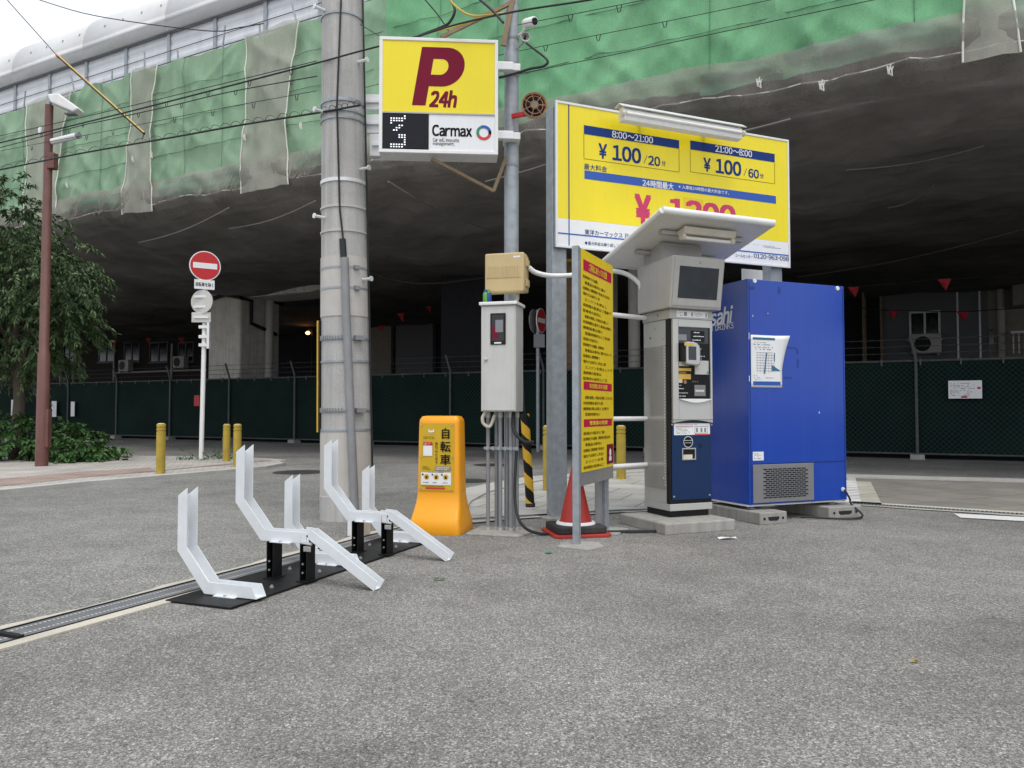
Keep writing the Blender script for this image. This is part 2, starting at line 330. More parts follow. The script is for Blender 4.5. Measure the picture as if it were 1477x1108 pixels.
# ------------------------------------------------------------------ builders
def sm(pts, k=5):
    P = [Vector(p) for p in pts]; P = [P[0] * 2 - P[1]] + P + [P[-1] * 2 - P[-2]]; out = []
    for i in range(1, len(P) - 2):
        for j in range(k):
            t = j / k; a, b, c, d = P[i-1:i+3]
            out.append(0.5 * (2 * b + (c - a) * t + (2 * a - 5 * b + 4 * c - d) * t * t + (3 * b - a - 3 * c + d) * t ** 3))
    return out + [P[-2]]
class MB:
    def __init__(s): s.v = []; s.f = []; s.mi = []; s.m = 0
    def add(s, vs, fs):
        o = len(s.v); s.v += [tuple(p) for p in vs]
        for f in fs: s.f.append(tuple(i + o for i in f)); s.mi.append(s.m)
        return s
    def box(s, x0, x1, y0, y1, z0, z1):
        return s.add([(x0,y0,z0),(x1,y0,z0),(x1,y1,z0),(x0,y1,z0),(x0,y0,z1),(x1,y0,z1),(x1,y1,z1),(x0,y1,z1)],
              [(0,3,2,1),(4,5,6,7),(0,1,5,4),(1,2,6,5),(2,3,7,6),(3,0,4,7)])
    def obox(s, c, lx, ly, lz, hx, hy, hz):
        c = Vector(c); vs = []
        for k in (-1, 1):
            for (i, j) in ((-1,-1),(1,-1),(1,1),(-1,1)):
                vs.append(c + lx * (i * hx) + ly * (j * hy) + lz * (k * hz))
        return s.add(vs, [(0,3,2,1),(4,5,6,7),(0,1,5,4),(1,2,6,5),(2,3,7,6),(3,0,4,7)])
    def bar(s, p, q, w, h):
        p = Vector(p); q = Vector(q); d = (q - p); L = d.length; d.normalize()
        up = Vector((0, 0, 1)) if abs(d.z) < 0.95 else Vector((0, 1, 0))
        sx = d.cross(up).normalized(); sy = sx.cross(d).normalized()
        return s.obox((p + q) / 2, sx, d, sy, w / 2, L / 2, h / 2)
    def prism(s, poly, fn, lo, hi):
        n = len(poly); vs = [fn(a, b, lo) for a, b in poly] + [fn(a, b, hi) for a, b in poly]
        fs = [tuple(range(n)), tuple(range(2 * n - 1, n - 1, -1))]
        fs += [(i, i + n, (i + 1) % n + n, (i + 1) % n) for i in range(n)]
        return s.add(vs, fs)
    def tube(s, path, r, n=8, caps=True):
        path = [Vector(p) for p in path]; rs = r if isinstance(r, (list, tuple)) else [r] * len(path)
        vs = []; fs = []; prev = None
        for i, p in enumerate(path):
            d = (path[min(i + 1, len(path) - 1)] - path[max(i - 1, 0)]).normalized()
            if prev is None:
                up = Vector((0, 0, 1)) if abs(d.z) < 0.9 else Vector((1, 0, 0))
                a = d.cross(up).normalized()
            else:
                a = (prev - d * prev.dot(d)).normalized()
            prev = a; b = d.cross(a)
            for k in range(n):
                t = 2 * pi * k / n; vs.append(p + (a * cos(t) + b * sin(t)) * rs[i])
        for i in range(len(path) - 1):
            for k in range(n):
                fs.append((i*n + k, i*n + (k+1) % n, (i+1)*n + (k+1) % n, (i+1)*n + k))
        if caps: fs += [tuple(range(n - 1, -1, -1)), tuple(range((len(path)-1)*n, len(path)*n))]
        return s.add(vs, fs)
    def lathe(s, c, prof, n=24, ax=(0, 0, 1)):
        ax = Vector(ax).normalized(); c = Vector(c)
        up = Vector((0, 0, 1)) if abs(ax.z) < 0.9 else Vector((1, 0, 0))
        a = ax.cross(up).normalized(); b = ax.cross(a); vs = []; fs = []
        for (r, h) in prof:
            for k in range(n):
                t = 2 * pi * k / n; vs.append(c + ax * h + (a * cos(t) + b * sin(t)) * r)
        for i in range(len(prof) - 1):
            for k in range(n):
                fs.append((i*n + k, i*n + (k+1) % n, (i+1)*n + (k+1) % n, (i+1)*n + k))
        fs += [tuple(range(n - 1, -1, -1)), tuple(range((len(prof)-1)*n, len(prof)*n))]
        return s.add(vs, fs)
    def ring(s, c, r0, r1, y, n=40, a0=0.0, a1=2 * pi, h=None, sx=1.0):
        vs = []; fs = []
        for k in range(n + 1):
            t = a0 + (a1 - a0) * k / n
            vs += [(c[0] + r0 * cos(t) * sx, y, c[1] + r0 * sin(t)), (c[0] + r1 * cos(t) * sx, y, c[1] + r1 * sin(t))]
        for k in range(n): fs.append((2*k, 2*k + 1, 2*k + 3, 2*k + 2))
        return s.add(vs, fs)
    def rect(s, x0, x1, z0, z1, y):
        return s.add([(x0, y, z0), (x1, y, z0), (x1, y, z1), (x0, y, z1)], [(0, 1, 2, 3)])
    def flat(s, pts, z=None):
        n = len(pts); return s.add([(p[0], p[1], (p[2] if z is None else z)) for p in pts], [tuple(range(n))])
    def grid(s, nx, ny, fn):
        vs = [fn(i / nx, j / ny) for j in range(ny + 1) for i in range(nx + 1)]
        fs = [(j*(nx+1)+i, j*(nx+1)+i+1, (j+1)*(nx+1)+i+1, (j+1)*(nx+1)+i) for j in range(ny) for i in range(nx)]
        return s.add(vs, fs)
    def build(s, name, m, parent=None, smooth=False, bevel=0.0, fix=True, seg=2):
        me = bpy.data.meshes.new(name); me.from_pydata(s.v, [], s.f)
        ms = m if isinstance(m, (list, tuple)) else [m]
        for x in ms: me.materials.append(M[x] if isinstance(x, str) else x)
        if len(ms) > 1:
            for p, i in zip(me.polygons, s.mi): p.material_index = i
        if fix:
            bm = bmesh.new(); bm.from_mesh(me); bmesh.ops.recalc_face_normals(bm, faces=bm.faces); bm.to_mesh(me); bm.free()
        if smooth:
            for p in me.polygons: p.use_smooth = True
            me.set_sharp_from_angle(angle=radians(38))
        me.update()
        o = bpy.data.objects.new(name, me); C.objects.link(o)
        if parent is not None: o.parent = parent
        if bevel:
            b = o.modifiers.new('bevel', 'BEVEL'); b.width = bevel; b.segments = seg; b.limit_method = 'ANGLE'; b.angle_limit = radians(40)
        return o

_txt = {}
def raw_glyph(s, bold):
    cu = bpy.data.curves.new('t', 'FONT'); cu.body = s; cu.size = 1.0; cu.offset = bold; cu.resolution_u = 3
    o = bpy.data.objects.new('t', cu); C.objects.link(o)
    bpy.context.view_layer.update()
    ev = o.evaluated_get(bpy.context.evaluated_depsgraph_get()); me = ev.to_mesh()
    vs = [(v.co.x, v.co.y) for v in me.vertices]; fs = [tuple(p.vertices) for p in me.polygons]
    ev.to_mesh_clear(); bpy.data.objects.remove(o); bpy.data.curves.remove(cu)
    return vs, fs
def glyphs(s):
    # western letters use the gothic full-width forms, set solid, so that they match the Japanese ones
    if s in _txt: return _txt[s]
    vs = []; fs = []; cur = 0.0
    for ch in s:
        if ch == ' ': cur += 0.28; continue
        asc = 33 <= ord(ch) <= 126
        k = ('g', ch)
        if k not in _txt: _txt[k] = raw_glyph(chr(ord(ch) + 0xFEE0) if asc else ch, 0.0)
        gv, gf = _txt[k]; o = len(vs)
        x0 = min(v[0] for v in gv); x1 = max(v[0] for v in gv)
        if asc:
            kx = 0.45 if ch == '-' else 1.0
            vs += [((x - x0) * kx + cur, y) for x, y in gv]; cur += (x1 - x0) * kx + (0.085 if ch not in '.,' else 0.06)
        else:
            vs += [(x + cur, y) for x, y in gv]; cur += 1.0
        fs += [tuple(i + o for i in f) for f in gf]
    x0 = min(v[0] for v in vs); x1 = max(v[0] for v in vs); y0 = min(v[1] for v in vs); y1 = max(v[1] for v in vs)
    w = max(x1 - x0, 1e-6); h = max(y1 - y0, 1e-6)
    _txt[s] = ([((x - x0) / w, (y - y0) / h) for x, y in vs], fs, w, h)
    return _txt[s]
def put_text(mb, s, box, y, bold=0.015, slant=0.0):
    # heavier weights: the same glyphs printed again with a hair's shift, each layer 0.15 mm above the last
    x0, z0, x1, z1 = box; vs, fs, w, h = glyphs(s)
    dx = bold * (x1 - x0) / w; dz = 0.7 * bold * (z1 - z0) / h
    for k, (i, j) in enumerate(((0, 0),) if bold < 0.005 else ((-1, 0), (1, 0), (0, -1), (0, 1)) if bold < 0.03 else ((-1, -1), (1, -1), (1, 1), (-1, 1), (0, 0))):
        mb.add([(x0 + u * (x1 - x0) + slant * v * (z1 - z0) + i * dx, y - 0.00015 * k, z0 + v * (z1 - z0) + j * dz) for u, v in vs], fs)
def marks(mb, box, y, rows, density=0.7, seed=1):
    # small print too fine to read in the photo: broken runs of short strokes
    r = random.Random(seed); x0, z0, x1, z1 = box; h = (z1 - z0) / rows
    for i in range(rows):
        x = x0; zz = z1 - (i + 0.5) * h; end = x0 + (x1 - x0) * (0.55 + 0.45 * r.random())
        while x < end:
            w = h * (0.25 + 0.5 * r.random())
            if r.random() < density: mb.rect(x, min(x + w, x1), zz - h * 0.22, zz + h * (0.05 + 0.2 * r.random()), y)
            x += w + h * 0.14

def tag(o, label=None, cat=None, group=None, kind=None):
    if label: o['label'] = label
    if cat: o['category'] = cat
    if group: o['group'] = group
    if kind: o['kind'] = kind
    return o
def thing(name, label, cat, loc=(0, 0, 0), rz=0.0, group=None):
    o = bpy.data.objects.new(name, None); C.objects.link(o); o.empty_display_size = 0.2
    o.location = loc; o.rotation_euler = (0, 0, rz); return tag(o, label, cat, group)
def copy_tree(o, parent=None):
    c = o.copy(); C.objects.link(c); c.parent = parent
    for ch in list(o.children): copy_tree(ch, c)
    return c
def sheet(name, pts, z, m, kind='structure', label=None, cat=None):
    o = MB().flat(pts, z).build(name, m); 
    if o.data.polygons[0].normal.z < 0: o.data.flip_normals()
    return tag(o, label, cat, kind=kind)

# ------------------------------------------------------------------ ground
o = MB().flat([(-500, -500), (500, -500), (500, 500), (-500, 500)], 0).build('ground', 'street'); tag(o, kind='structure')
GA = Vector((0.404, 0.915, 0)); NA = Vector((0.915, -0.404, 0))
DA = Vector((-2.315, 3.48, 0))
pB = Vector((-0.87, 6.72, 0)); pC = G(898, 740); pD = G(1226, 729); pE = G(1477, 745.5); pE2 = pD + (pE - pD) * 6
pA = DA - GA * 12
sheet('parking_lot', [pA + NA * 0.1, pB, pC, pD, pE, pE2, (30, -14), (-6, -14)], 0.004, 'lot')
far = [G(1477, 697), G(1223, 690), G(1080, 685.5), G(935, 682), G(885, 686), G(795, 692.5), G(752, 701), G(705, 712), G(680, 726), G(672, 738)]
farR = far[0] + (far[0] - far[1]) * 3
split_n, split_f = G(1243, 731), G(1234, 690.4)
sheet('pavement', [pB + Vector((0.25, 0.02, 0)), pC, pD, split_n, split_f] + far[1:], 0.012, 'pave_pale')
def lerp(a, b, t): return a + (b - a) * t
sheet('pavement_strip', [G(1213, 727.5), G(1243, 730), G(1235, 696), G(1205, 695)], 0.016, 'pave_rib')
sheet('pavement_slabs', [G(1243, 730), G(1273, 731.5), G(1256, 697), G(1235, 696)], 0.016, 'pave_cream')
sheet('pavement_side', [split_n, pE, pE2, farR, far[0], split_f], 0.008, 'pave_grey')
# flush kerb along the road
def strip(pts, w, z0, z1, side=1):
    mb = MB(); n = len(pts); L = []; R = []
    for i, p in enumerate(pts):
        d = (pts[min(i+1, n-1)] - pts[max(i-1, 0)]).normalized(); nn = Vector((-d.y, d.x, 0)) * side
        L.append(p); R.append(p + nn * w)
    for i in range(n - 1):
        a, b, c, d = L[i], L[i+1], R[i+1], R[i]
        vs = [(q.x, q.y, z) for z in (z0, z1) for q in (a, b, c, d)]
        mb.add(vs, [(4,5,6,7),(0,1,5,4),(2,3,7,6),(1,2,6,5),(3,0,4,7)])
    return mb
kp = [farR] + far
tag(strip(kp, 0.42, 0.0, 0.03, -1).build('road_kerb', 'kerb'), kind='structure')
# left pavement with brick and red bands
ln = [G(-260, 756), G(0, 713), G(120, 700.5), G(230, 691), G(330, 682), G(385, 676.5), G(412, 671.5)]
lf = [G(405, 667), G(360, 664.5), G(290, 662.5), G(150, 661), G(-260, 661)]
sheet('pavement_brick', ln + lf, 0.02, 'pave_brick')
sheet('pavement_red_band', [G(-200, 735), G(0, 704), G(120, 691), G(225, 681), G(215, 676), G(110, 683), G(0, 693), G(-200, 715)], 0.024, 'pave_red')
sheet('pavement_red_strip', [G(140, 690), G(170, 687), G(395, 666), G(372, 666)], 0.026, 'pave_red')
tag(strip(ln[:], 0.16, 0.0, 0.05, 1).build('pavement_kerb', 'kerb'), kind='structure')
tag(strip([lf[0], lf[1], lf[2], lf[3]], 0.12, 0.0, 0.05, -1).build('pavement_back_kerb', 'kerb'), kind='structure')
sheet('planting_bed', [G(-300, 660), G(152, 660), G(140, 652), G(-300, 650)], 0.03, 'soil')
# drain with two perforated lines
dr = thing('drain_channel', 'long steel drain grate set between cream mortar edges along the lot', 'drain', (0, 0, 0))
cen = [DA - GA * 6, DA, pB, pC, pD, pE, pE2]
strip(cen[:3], 0.20, 0.002, 0.010, -1).build('grate', 'drain', dr)
strip([p + NA * 0.20 for p in cen[:3]], 0.085, 0.001, 0.012, -1).build('mortar_edge', 'mortar', dr)
def ragged(p0, p1, w, side, z, seed, gap=0.35):
    r = random.Random(seed); d = (p1 - p0); L = d.length; d.normalize(); nn = Vector((-d.y, d.x, 0)) * side
    mb = MB(); n = int(L / 0.07); prev = None
    for i in range(n + 1):
        x = i / n * L; ww = w * (0.45 + 0.8 * mnoise.noise(Vector((x * 1.3, seed, 0))) + 0.15 * r.random())
        cur = (p0 + d * x, p0 + d * x + nn * max(ww, 0.006))
        if prev: mb.flat([prev[0], cur[0], cur[1], prev[1]], z)
        prev = cur
    return mb
ragged(cen[1] - GA * 0.6, cen[2], 0.13, 1, 0.0085, 3).build('mortar_patch', 'mortar', dr)
strip(cen[2:4], 0.11, 0.014, 0.02, 1).build('grate', 'galv', dr)
ragged(cen[2], cen[3], 0.16, -1, 0.0165, 5).build('mortar_patch', 'mortar', dr)
strip(cen[3:5], 0.11, 0.014, 0.02, 1).build('grate', 'galv', dr)
ragged(cen[3], cen[4], 0.14, -1, 0.0165, 6).build('mortar_patch', 'mortar', dr)
strip(cen[4:], 0.12, 0.010, 0.018, 1).build('grate', 'galv', dr)
ragged(cen[4], cen[5] + (cen[5]-cen[4]), 0.12, -1, 0.0125, 8).build('mortar_patch', 'mortar', dr)
strip([p + Vector((0.06, 0.13, 0)) for p in cen[4:]], 0.13, 0.009, 0.016, 1).build('mortar_edge', 'mortar', dr)
hm = MB(); hm2 = MB()
for off in (0.055, 0.145):
    a, b = cen[0] + GA * 2.5, cen[2]; L = (b - a).length; k = 0
    while k * 0.022 < L:
        c = a + GA * (k * 0.022) + NA * off
        hm.flat([c - GA * 0.006 - NA * 0.007, c + GA * 0.006 - NA * 0.007, c + GA * 0.006 + NA * 0.007, c - GA * 0.006 + NA * 0.007], 0.0112); k += 1
ho = hm.build('grate_slots', 'boxgrey', dr)
mb = MB()
for off in (0.0, 0.195): mb.bar(cen[0] + NA * (off + 0.0025) + Vector((0, 0, 0.009)), cen[2] + NA * (off + 0.0025) + Vector((0, 0, 0.009)), 0.012, 0.012)
mb.obox(DA - GA * 0.02 + NA * 0.1 + Vector((0, 0, 0.012)), NA, GA, Vector((0, 0, 1)), 0.11, 0.014, 0.012)
mb.build('grate_rail', 'black', dr)
mb = MB()
d = (pE - pD).normalized()
for seg in ((pB, pC), (pC, pD), (pD, pD + (pE - pD) * 2.2)):
    d = (seg[1] - seg[0]).normalized(); nn = Vector((-d.y, d.x, 0)); L = (seg[1] - seg[0]).length; k = 0
    while k * 0.035 < L:
        c = seg[0] + d * (k * 0.035) + nn * 0.058
        mb.flat([c - d * 0.010 - nn * 0.04, c + d * 0.010 - nn * 0.04, c + d * 0.010 + nn * 0.04, c - d * 0.010 + nn * 0.04], 0.0215); k += 1
mb.build('grate_slots', 'black', dr)
# painted line at right, litter, covers
tag(MB().flat([G(1376, 742.5), G(1660, 757), G(1660, 764), G(1385, 748.5)], 0.012).build('painted_line', 'road_white'), kind='structure')
def litter(name, px, py, w, h, m, label, cat, ang=0.2):
    c = G(px, py, 0.006); lx, ly = axes(ang); mb = MB()
    mb.grid(4, 2, lambda u, v: tuple(c + lx * ((u - .5) * w) + ly * ((v - .5) * h * (1 - abs(u - .5))) + Vector((0, 0, 0.004 + 0.012 * abs(sin(u * 3.1 + v)))) ))
    o = mb.build(name, m, fix=False); 
    sol = o.modifiers.new('s', 'SOLIDIFY'); sol.thickness = 0.002
    return tag(o, label, cat)
litter('paper_scrap', 1049, 777.5, 0.15, 0.06, 'signwhite', 'small white paper scrap on the asphalt right of the machine plinth', 'litter')
litter('bottle_cap', 791, 798, 0.05, 0.05, 'litter_green', 'bright green scrap on the asphalt in front of the cone', 'litter')
litter('fallen_leaf', 1319, 956, 0.03, 0.02, 'litter_leaf', 'orange fallen leaf alone on the open asphalt at right', 'leaf')
litter('fallen_leaf', 634, 837, 0.06, 0.03, 'leaf2', 'pale green fallen leaf on the asphalt by the rack ramps', 'leaf', 0.1)
gr_ = random.Random(12); mb = MB(); mbl = MB()
def pebble(c, r_):
    a_ = gr_.random() * 6; k_ = [(c.x + r_ * cos(a_ + q * 2 * pi / 5) * gr_.uniform(.7, 1.2), c.y + r_ * sin(a_ + q * 2 * pi / 5) * gr_.uniform(.7, 1.2), 0.005) for q in range(5)]
    mb.add(k_ + [(c.x, c.y, 0.005 + r_ * 0.9)], [(q, (q + 1) % 5, 5) for q in range(5)])
for (px, py, sx, sy, n_) in ((740, 772, 70, 10, 60), (960, 775, 110, 9, 80), (1130, 758, 110, 8, 60), (500, 766, 40, 10, 40), (640, 776, 45, 7, 30), (300, 850, 120, 25, 50), (120, 885, 120, 20, 40)):
    for q in range(n_):
        c = G(px + gr_.gauss(0, 1) * sx * .6, py + gr_.gauss(0, 1) * sy * .7); pebble(c, gr_.uniform(0.003, 0.009))
tag(mb.build('loose_grit', 'conc', fix=False), 'loose grit and pebbles lying along the drain and round the machine feet', 'grit', kind='stuff')
for (px, py, r_, lab) in ((432, 681.5, 0.42, 'large oval looking iron cover on the street behind the white racks'), (709, 671, 0.33, 'small dark iron cover on the street beyond the cable conduits'), (676, 694, 0.30, 'dark iron cover on the street right of the orange stand')):
    c = G(px, py); o = MB().lathe((c.x, c.y, 0.001), [(r_, 0), (r_, 0.006), (r_ * 0.9, 0.009), (r_ * 0.3, 0.009)], 32).build('manhole_cover', 'iron'); tag(o, lab, 'manhole cover', 'iron covers in the street')

# ------------------------------------------------------------------ viaduct (runs along FV, inward normal GV)
AV = atan2(-0.4647, 0.8855)
FV, GV = axes(AV); PERP = 14.6
V0 = GV * PERP
def vp(t, q, z): return V0 + FV * t + GV * q + Vector((0, 0, z))
def v_hit(px, py, q=0.0):
    r = ray(px, py); t = (PERP + q) / r.dot(GV); P = CAM + r * t
    return (P.dot(FV), P.z)
via = thing('viaduct', 'long elevated road deck with white noise barrier above the scaffold sheets', 'viaduct', V0, AV)
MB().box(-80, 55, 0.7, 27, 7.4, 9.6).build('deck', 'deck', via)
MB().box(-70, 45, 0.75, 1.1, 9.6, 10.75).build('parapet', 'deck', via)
# barrier panels, posts, curved cap
t0 = -60.0; k = 0
while t0 < 12:
    mb = MB(); x0, x1 = t0 + 0.06, t0 + 1.94
    prof = []
    for j in range(24):
        z = 10.75 + 1.75 * j / 23; prof.append((1.02 + (0.018 if (j // 2) % 2 else 0.0), z))
    mb.prism(prof + [(1.09, 12.52), (1.09, 10.75)], lambda a, b, c: (c, a, b), x0, x1)
    mb.build('barrier_panel', 'barrier', via)
    MB().box(t0 - 0.06, t0 + 0.06, 0.97, 1.13, 10.6, 12.55).build('barrier_post', 'galv', via)
    t0 += 2.0; k += 1
pr = [(0.93, 12.50), (0.93, 12.86), (0.905, 12.88), (0.905, 12.93)] + [(0.93 + 0.95 * (1 - cos(a)), 12.94 + 1.2 * sin(a)) for a in [radians(6 * i) for i in range(15)]]
x = -60.0
while x < 12:
    mb = MB(); n = len(pr)
    vs = [(xx, q, z) for xx in (x, x + 3.97) for q, z in pr]
    mb.add(vs, [(i, i + 1, n + i + 1, n + i) for i in range(n - 1)])
    o = mb.build('barrier_cap', 'barcap', via, smooth=True, fix=False); s_ = o.modifiers.new('s', 'SOLIDIFY'); s_.thickness = 0.06
    mb = MB()
    for i in range(4): mb.box(x + 0.5 + i, x + 0.56 + i, 0.885, 0.93, 12.62, 12.68).box(x + 1.0 + i * 0.9, x + 1.05 + i * 0.9, 0.90, 0.96, 13.35, 13.42)
    mb.build('cap_clip', 'galv', via)
    x += 4.0
MB().bar((-60, 1.0, 12.50), (12, 1.0, 12.50), 0.12, 0.05).build('barrier_rail', 'pvc', via)

# scaffold sheets
nets = thing('scaffold_sheeting', 'green scaffold sheets and beige mesh draped over the side of the viaduct', 'scaffold sheeting', V0, AV)
ZB, ZT = 6.75, 10.92
def wav(t, z, s=1.0):
    lowk = max(0.0, 1 - (z - ZB) / 2.2)
    return s * (0.10 * mnoise.noise(Vector((t * 0.55, z * 0.25, 1.7))) + 0.06 * mnoise.noise(Vector((t * 2.1, z * 0.5, 5.1))) - 0.07 * (1 - abs(mnoise.noise(Vector((t * 0.9 + z * 0.7, z * 0.35 - t * 0.1, 21))))) ** 6 - 0.05 * (1 - abs(mnoise.noise(Vector((t * 1.1 - z * 0.9, z * 0.4, 31))))) ** 7
                + lowk * 0.10 * mnoise.noise(Vector((t * 2.8 + z * 1.6, z * 1.9, 9.3))) + 0.02 * sin(t * 9 + 3 * mnoise.noise(Vector((t, z, 2)))))
def sag_top(t): return -0.06 * abs(sin(t * 1.55)) + 0.05 * mnoise.noise(Vector((t * 0.8, 0, 3)))
edges = [-60, -46, -36, -29] + [v_hit(px, 110)[0] for px in (75, 215, 395)] + [v_hit(560, 60)[0], v_hit(835, 90)[0], v_hit(1120, 60)[0], v_hit(1412, 40)[0], 14, 22, 32]
for i in range(len(edges) - 1):
    a, b = edges[i], edges[i + 1]; bright = a > v_hit(500, 60)[0] - 0.5
    nx = max(8, int((b - a) / 0.09)); zb0 = 7.16
    def fn(u, v, a=a, b=b):
        t = a + (b - a) * u
        zb = zb0 + 0.16 * mnoise.noise(Vector((t * 0.7, 4.2, 0))) + 0.07 * mnoise.noise(Vector((t * 3, 1, 0)))
        z = zb + (ZT + sag_top(t) - zb) * v
        seam = 0.07 * math.exp(-min(u, 1 - u) * (b - a) * 4)
        return (t, wav(t, z) - seam + 0.02, z)
    MB().grid(nx, 44, fn).build('green_sheet', 'net_b' if bright else 'net_a', nets, smooth=True, fix=False)
for z in (8.25, 9.15, 10.05):
    pts = []; t = -40.0
    while t < 22: pts.append((t, wav(t, z) - 0.012, z + 0.03 * mnoise.noise(Vector((t * 0.3, z, 0))))); t += 0.2
    MB().tube(pts, 0.008, 4).build('show_through_line', 'sheet_line', nets)  # scaffold pipes showing dark through the sheets, added as lines on the cloth
t = -38.2
while t < 22:
    pts = [(t, wav(t, 7.4 + k * 0.25) - 0.008, 7.4 + k * 0.25) for k in range(15)]
    MB().tube(pts, 0.007, 4).build('sheet_seam', 'sheet_line', nets); t += rnd.uniform(1.3, 3.6)
# teal folded tarps at the foot of the green sheets
def tarp(ta, tb, z0, z1, ph):
    def fn(u, v):
        t = ta + (tb - ta) * u; e = min(1, 5 * u, 5 * (1 - u))
        z = z0 + (z1 - z0) * v + 0.05 * sin(u * 5 + ph) * (1 - v) + 0.03 * mnoise.noise(Vector((t * 1.5, v * 3, ph)))
        return (t, -0.035 * e + 0.045 * sin(v * 6 + u * 4 + ph) * (1 - v * 0.6) + wav(t, z, 0.6), z)
    MB().grid(60, 14, fn).build('folded_tarp', 'tarp', nets, smooth=True, fix=False)
T = lambda px, py: v_hit(px, py)[0]
for (a, b, z0, z1, ph) in ((T(120, 300), T(190, 300), 7.05, 7.42, 0.4), (T(230, 280), T(355, 280), 7.0, 7.5, 1.7), (T(430, 255), T(470, 255), 7.05, 7.5, 3.0), (T(520, 220), T(640, 220), 7.1, 7.45, 2.0),
                           (T(1010, 140), T(1130, 110), 7.05, 7.42, 4.1), (T(1130, 110), T(1385, 90), 7.08, 7.55, 5.0), (T(1390, 60), T(1600, 60), 7.2, 7.6, 0.9)): tarp(a, b, z0, z1, ph)
# lower brown mesh, roll and underside as one hanging net
prof = [(-0.10, 7.55), (-0.17, 7.3), (-0.17, 7.05), (-0.13, 6.88), (-0.03, 6.74), (0.16, 6.60), (0.42, 6.50), (0.9, 6.42), (1.7, 6.36), (2.8, 6.32), (4.2, 6.30), (6, 6.26), (8.5, 6.24), (11, 6.26), (14, 6.32), (17.5, 6.36), (21, 6.42), (27, 6.5)]
def seg_net(ta, tb, prof):
    nx = int((tb - ta) / 0.16); n = len(prof) - 1; mb = MB()
    def fn(u, v):
        t = ta + (tb - ta) * u; x = v * n; i = min(int(x), n - 1); fr = x - i
        q = prof[i][0] + (prof[i+1][0] - prof[i][0]) * fr; z = prof[i][1] + (prof[i+1][1] - prof[i][1]) * fr
        if q < 0.3:
            q += wav(t, z, 0.9) ; z += 0.10 * mnoise.noise(Vector((t * 0.9, 2.2, 0))) - 0.09 * abs(sin(t * 0.87)) * (1 if z < 7 else 0.3)
        else:
            k = min(1, (q - 0.3) / 1.5)
            fold = 1 - abs(mnoise.noise(Vector((t * 0.75 + 0.3 * q, q * 0.28 - t * 0.15, 11)))) ; fold2 = 1 - abs(mnoise.noise(Vector((t * 0.4 - q * 0.5, q * 0.6 + t * 0.3, 15))))
            z += -k * (0.13 * fold ** 5 + 0.05 * fold2 ** 6) * max(0.25, 1 - q / 14)
            z += (-0.10 * abs(sin(t * 0.87)) * (1 - k)) + k * (0.20 * mnoise.noise(Vector((t * 0.25, q * 0.3, 6))) + 0.05 * mnoise.noise(Vector((t * 0.8 + q * 0.3, q * 0.9, 8))) - 0.10 * abs(sin(t * 0.55 + 0.3 * sin(q))))
        return (t, q, z)
    mb.grid(nx, n * 6, fn)
    return mb
for (a, b) in ((-60, -34), (-34, T(215, 250)), (T(215, 250), T(840, 200)), (T(840, 200), T(1385, 100)), (T(1385, 100), 42)):
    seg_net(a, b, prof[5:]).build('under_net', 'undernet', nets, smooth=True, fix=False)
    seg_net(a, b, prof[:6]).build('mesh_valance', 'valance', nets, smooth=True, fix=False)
# beige mesh strips and their white rope edges
def mesh_strip(tops, bots, ztop, zbot, front=-0.14):
    (a0, a1), (b0, b1) = tops, bots
    def pos(u, v):
        l = a0 + (b0 - a0) * v; r = a1 + (b1 - a1) * v
        bow = min(0.22, 0.16 * (a1 - a0)) * sin(v * pi) ; l2 = l + bow * 0.5 * sin(v * 4); r2 = r - bow
        t = l2 + (r2 - l2) * u; z = ztop + sag_top(t) + (zbot - ztop) * v
        return (t, front + wav(t, max(z, 7.0), 0.8) - 0.05 * sin(u * pi), z)
    MB().grid(14, 48, pos).build('mesh_strip', 'mesh', nets, smooth=True, fix=False)
    for u in (0, 1):
        MB().tube([Vector(pos(u, v / 24)) + Vector((0, -0.02, 0)) for v in range(25)], 0.017, 5).build('edge_rope', 'rope', nets)
mesh_strip((T(48, 140), T(112, 120)), (T(45, 250), T(92, 290)), ZT, 7.0)
mesh_strip((T(200, 90), T(236, 80)), (T(184, 308), T(226, 312)), ZT, 6.72)
mesh_strip((T(361, 40), T(440, 25)), (T(354, 278), T(424, 282)), ZT, 6.72)
mesh_strip((T(1396, -200), T(1452, -200)), (T(1388, 100), T(1470, 82)), ZT, 6.72)
# gathered tails, tied knots and the rope along the roll
rp = MB()
tt = -34.0; pts = []
while tt < 20:
    pts.append((tt, -0.13 + wav(tt, 6.95, 0.9), 6.93 - 0.10 * abs(sin(tt * 0.87)) + 0.06 * mnoise.noise(Vector((tt * 0.9, 2.2, 0))))); tt += 0.25
MB().tube(pts, 0.012, 4).build('edge_rope', 'rope', nets)
def creases(tc, n, seed):
    r = random.Random(seed); mb = MB()
    for i in range(n):
        t = tc + r.uniform(-0.3, 0.3); p0 = Vector((t, -0.15 + wav(t, 6.9, .9), 6.86)); p1 = Vector((t + r.uniform(0.1, 0.7), -0.10 + wav(t + .3, 7.4, 0.8), 7.15 + r.random() * 0.5))
        mb.tube([p0, (p0 + p1) / 2 + Vector((0.05, -0.02, 0)), p1], [0.03, 0.014, 0.004], 4)
    mb.build('mesh_crease', 'mesh', nets, smooth=True)
for px, s in ((112, 1), (150, 2), (178, 3), (300, 4), (335, 5), (430, 6), (452, 7), (620, 8)): creases(T(px, 300 - px * 0.12), 5, s)
mb = MB()
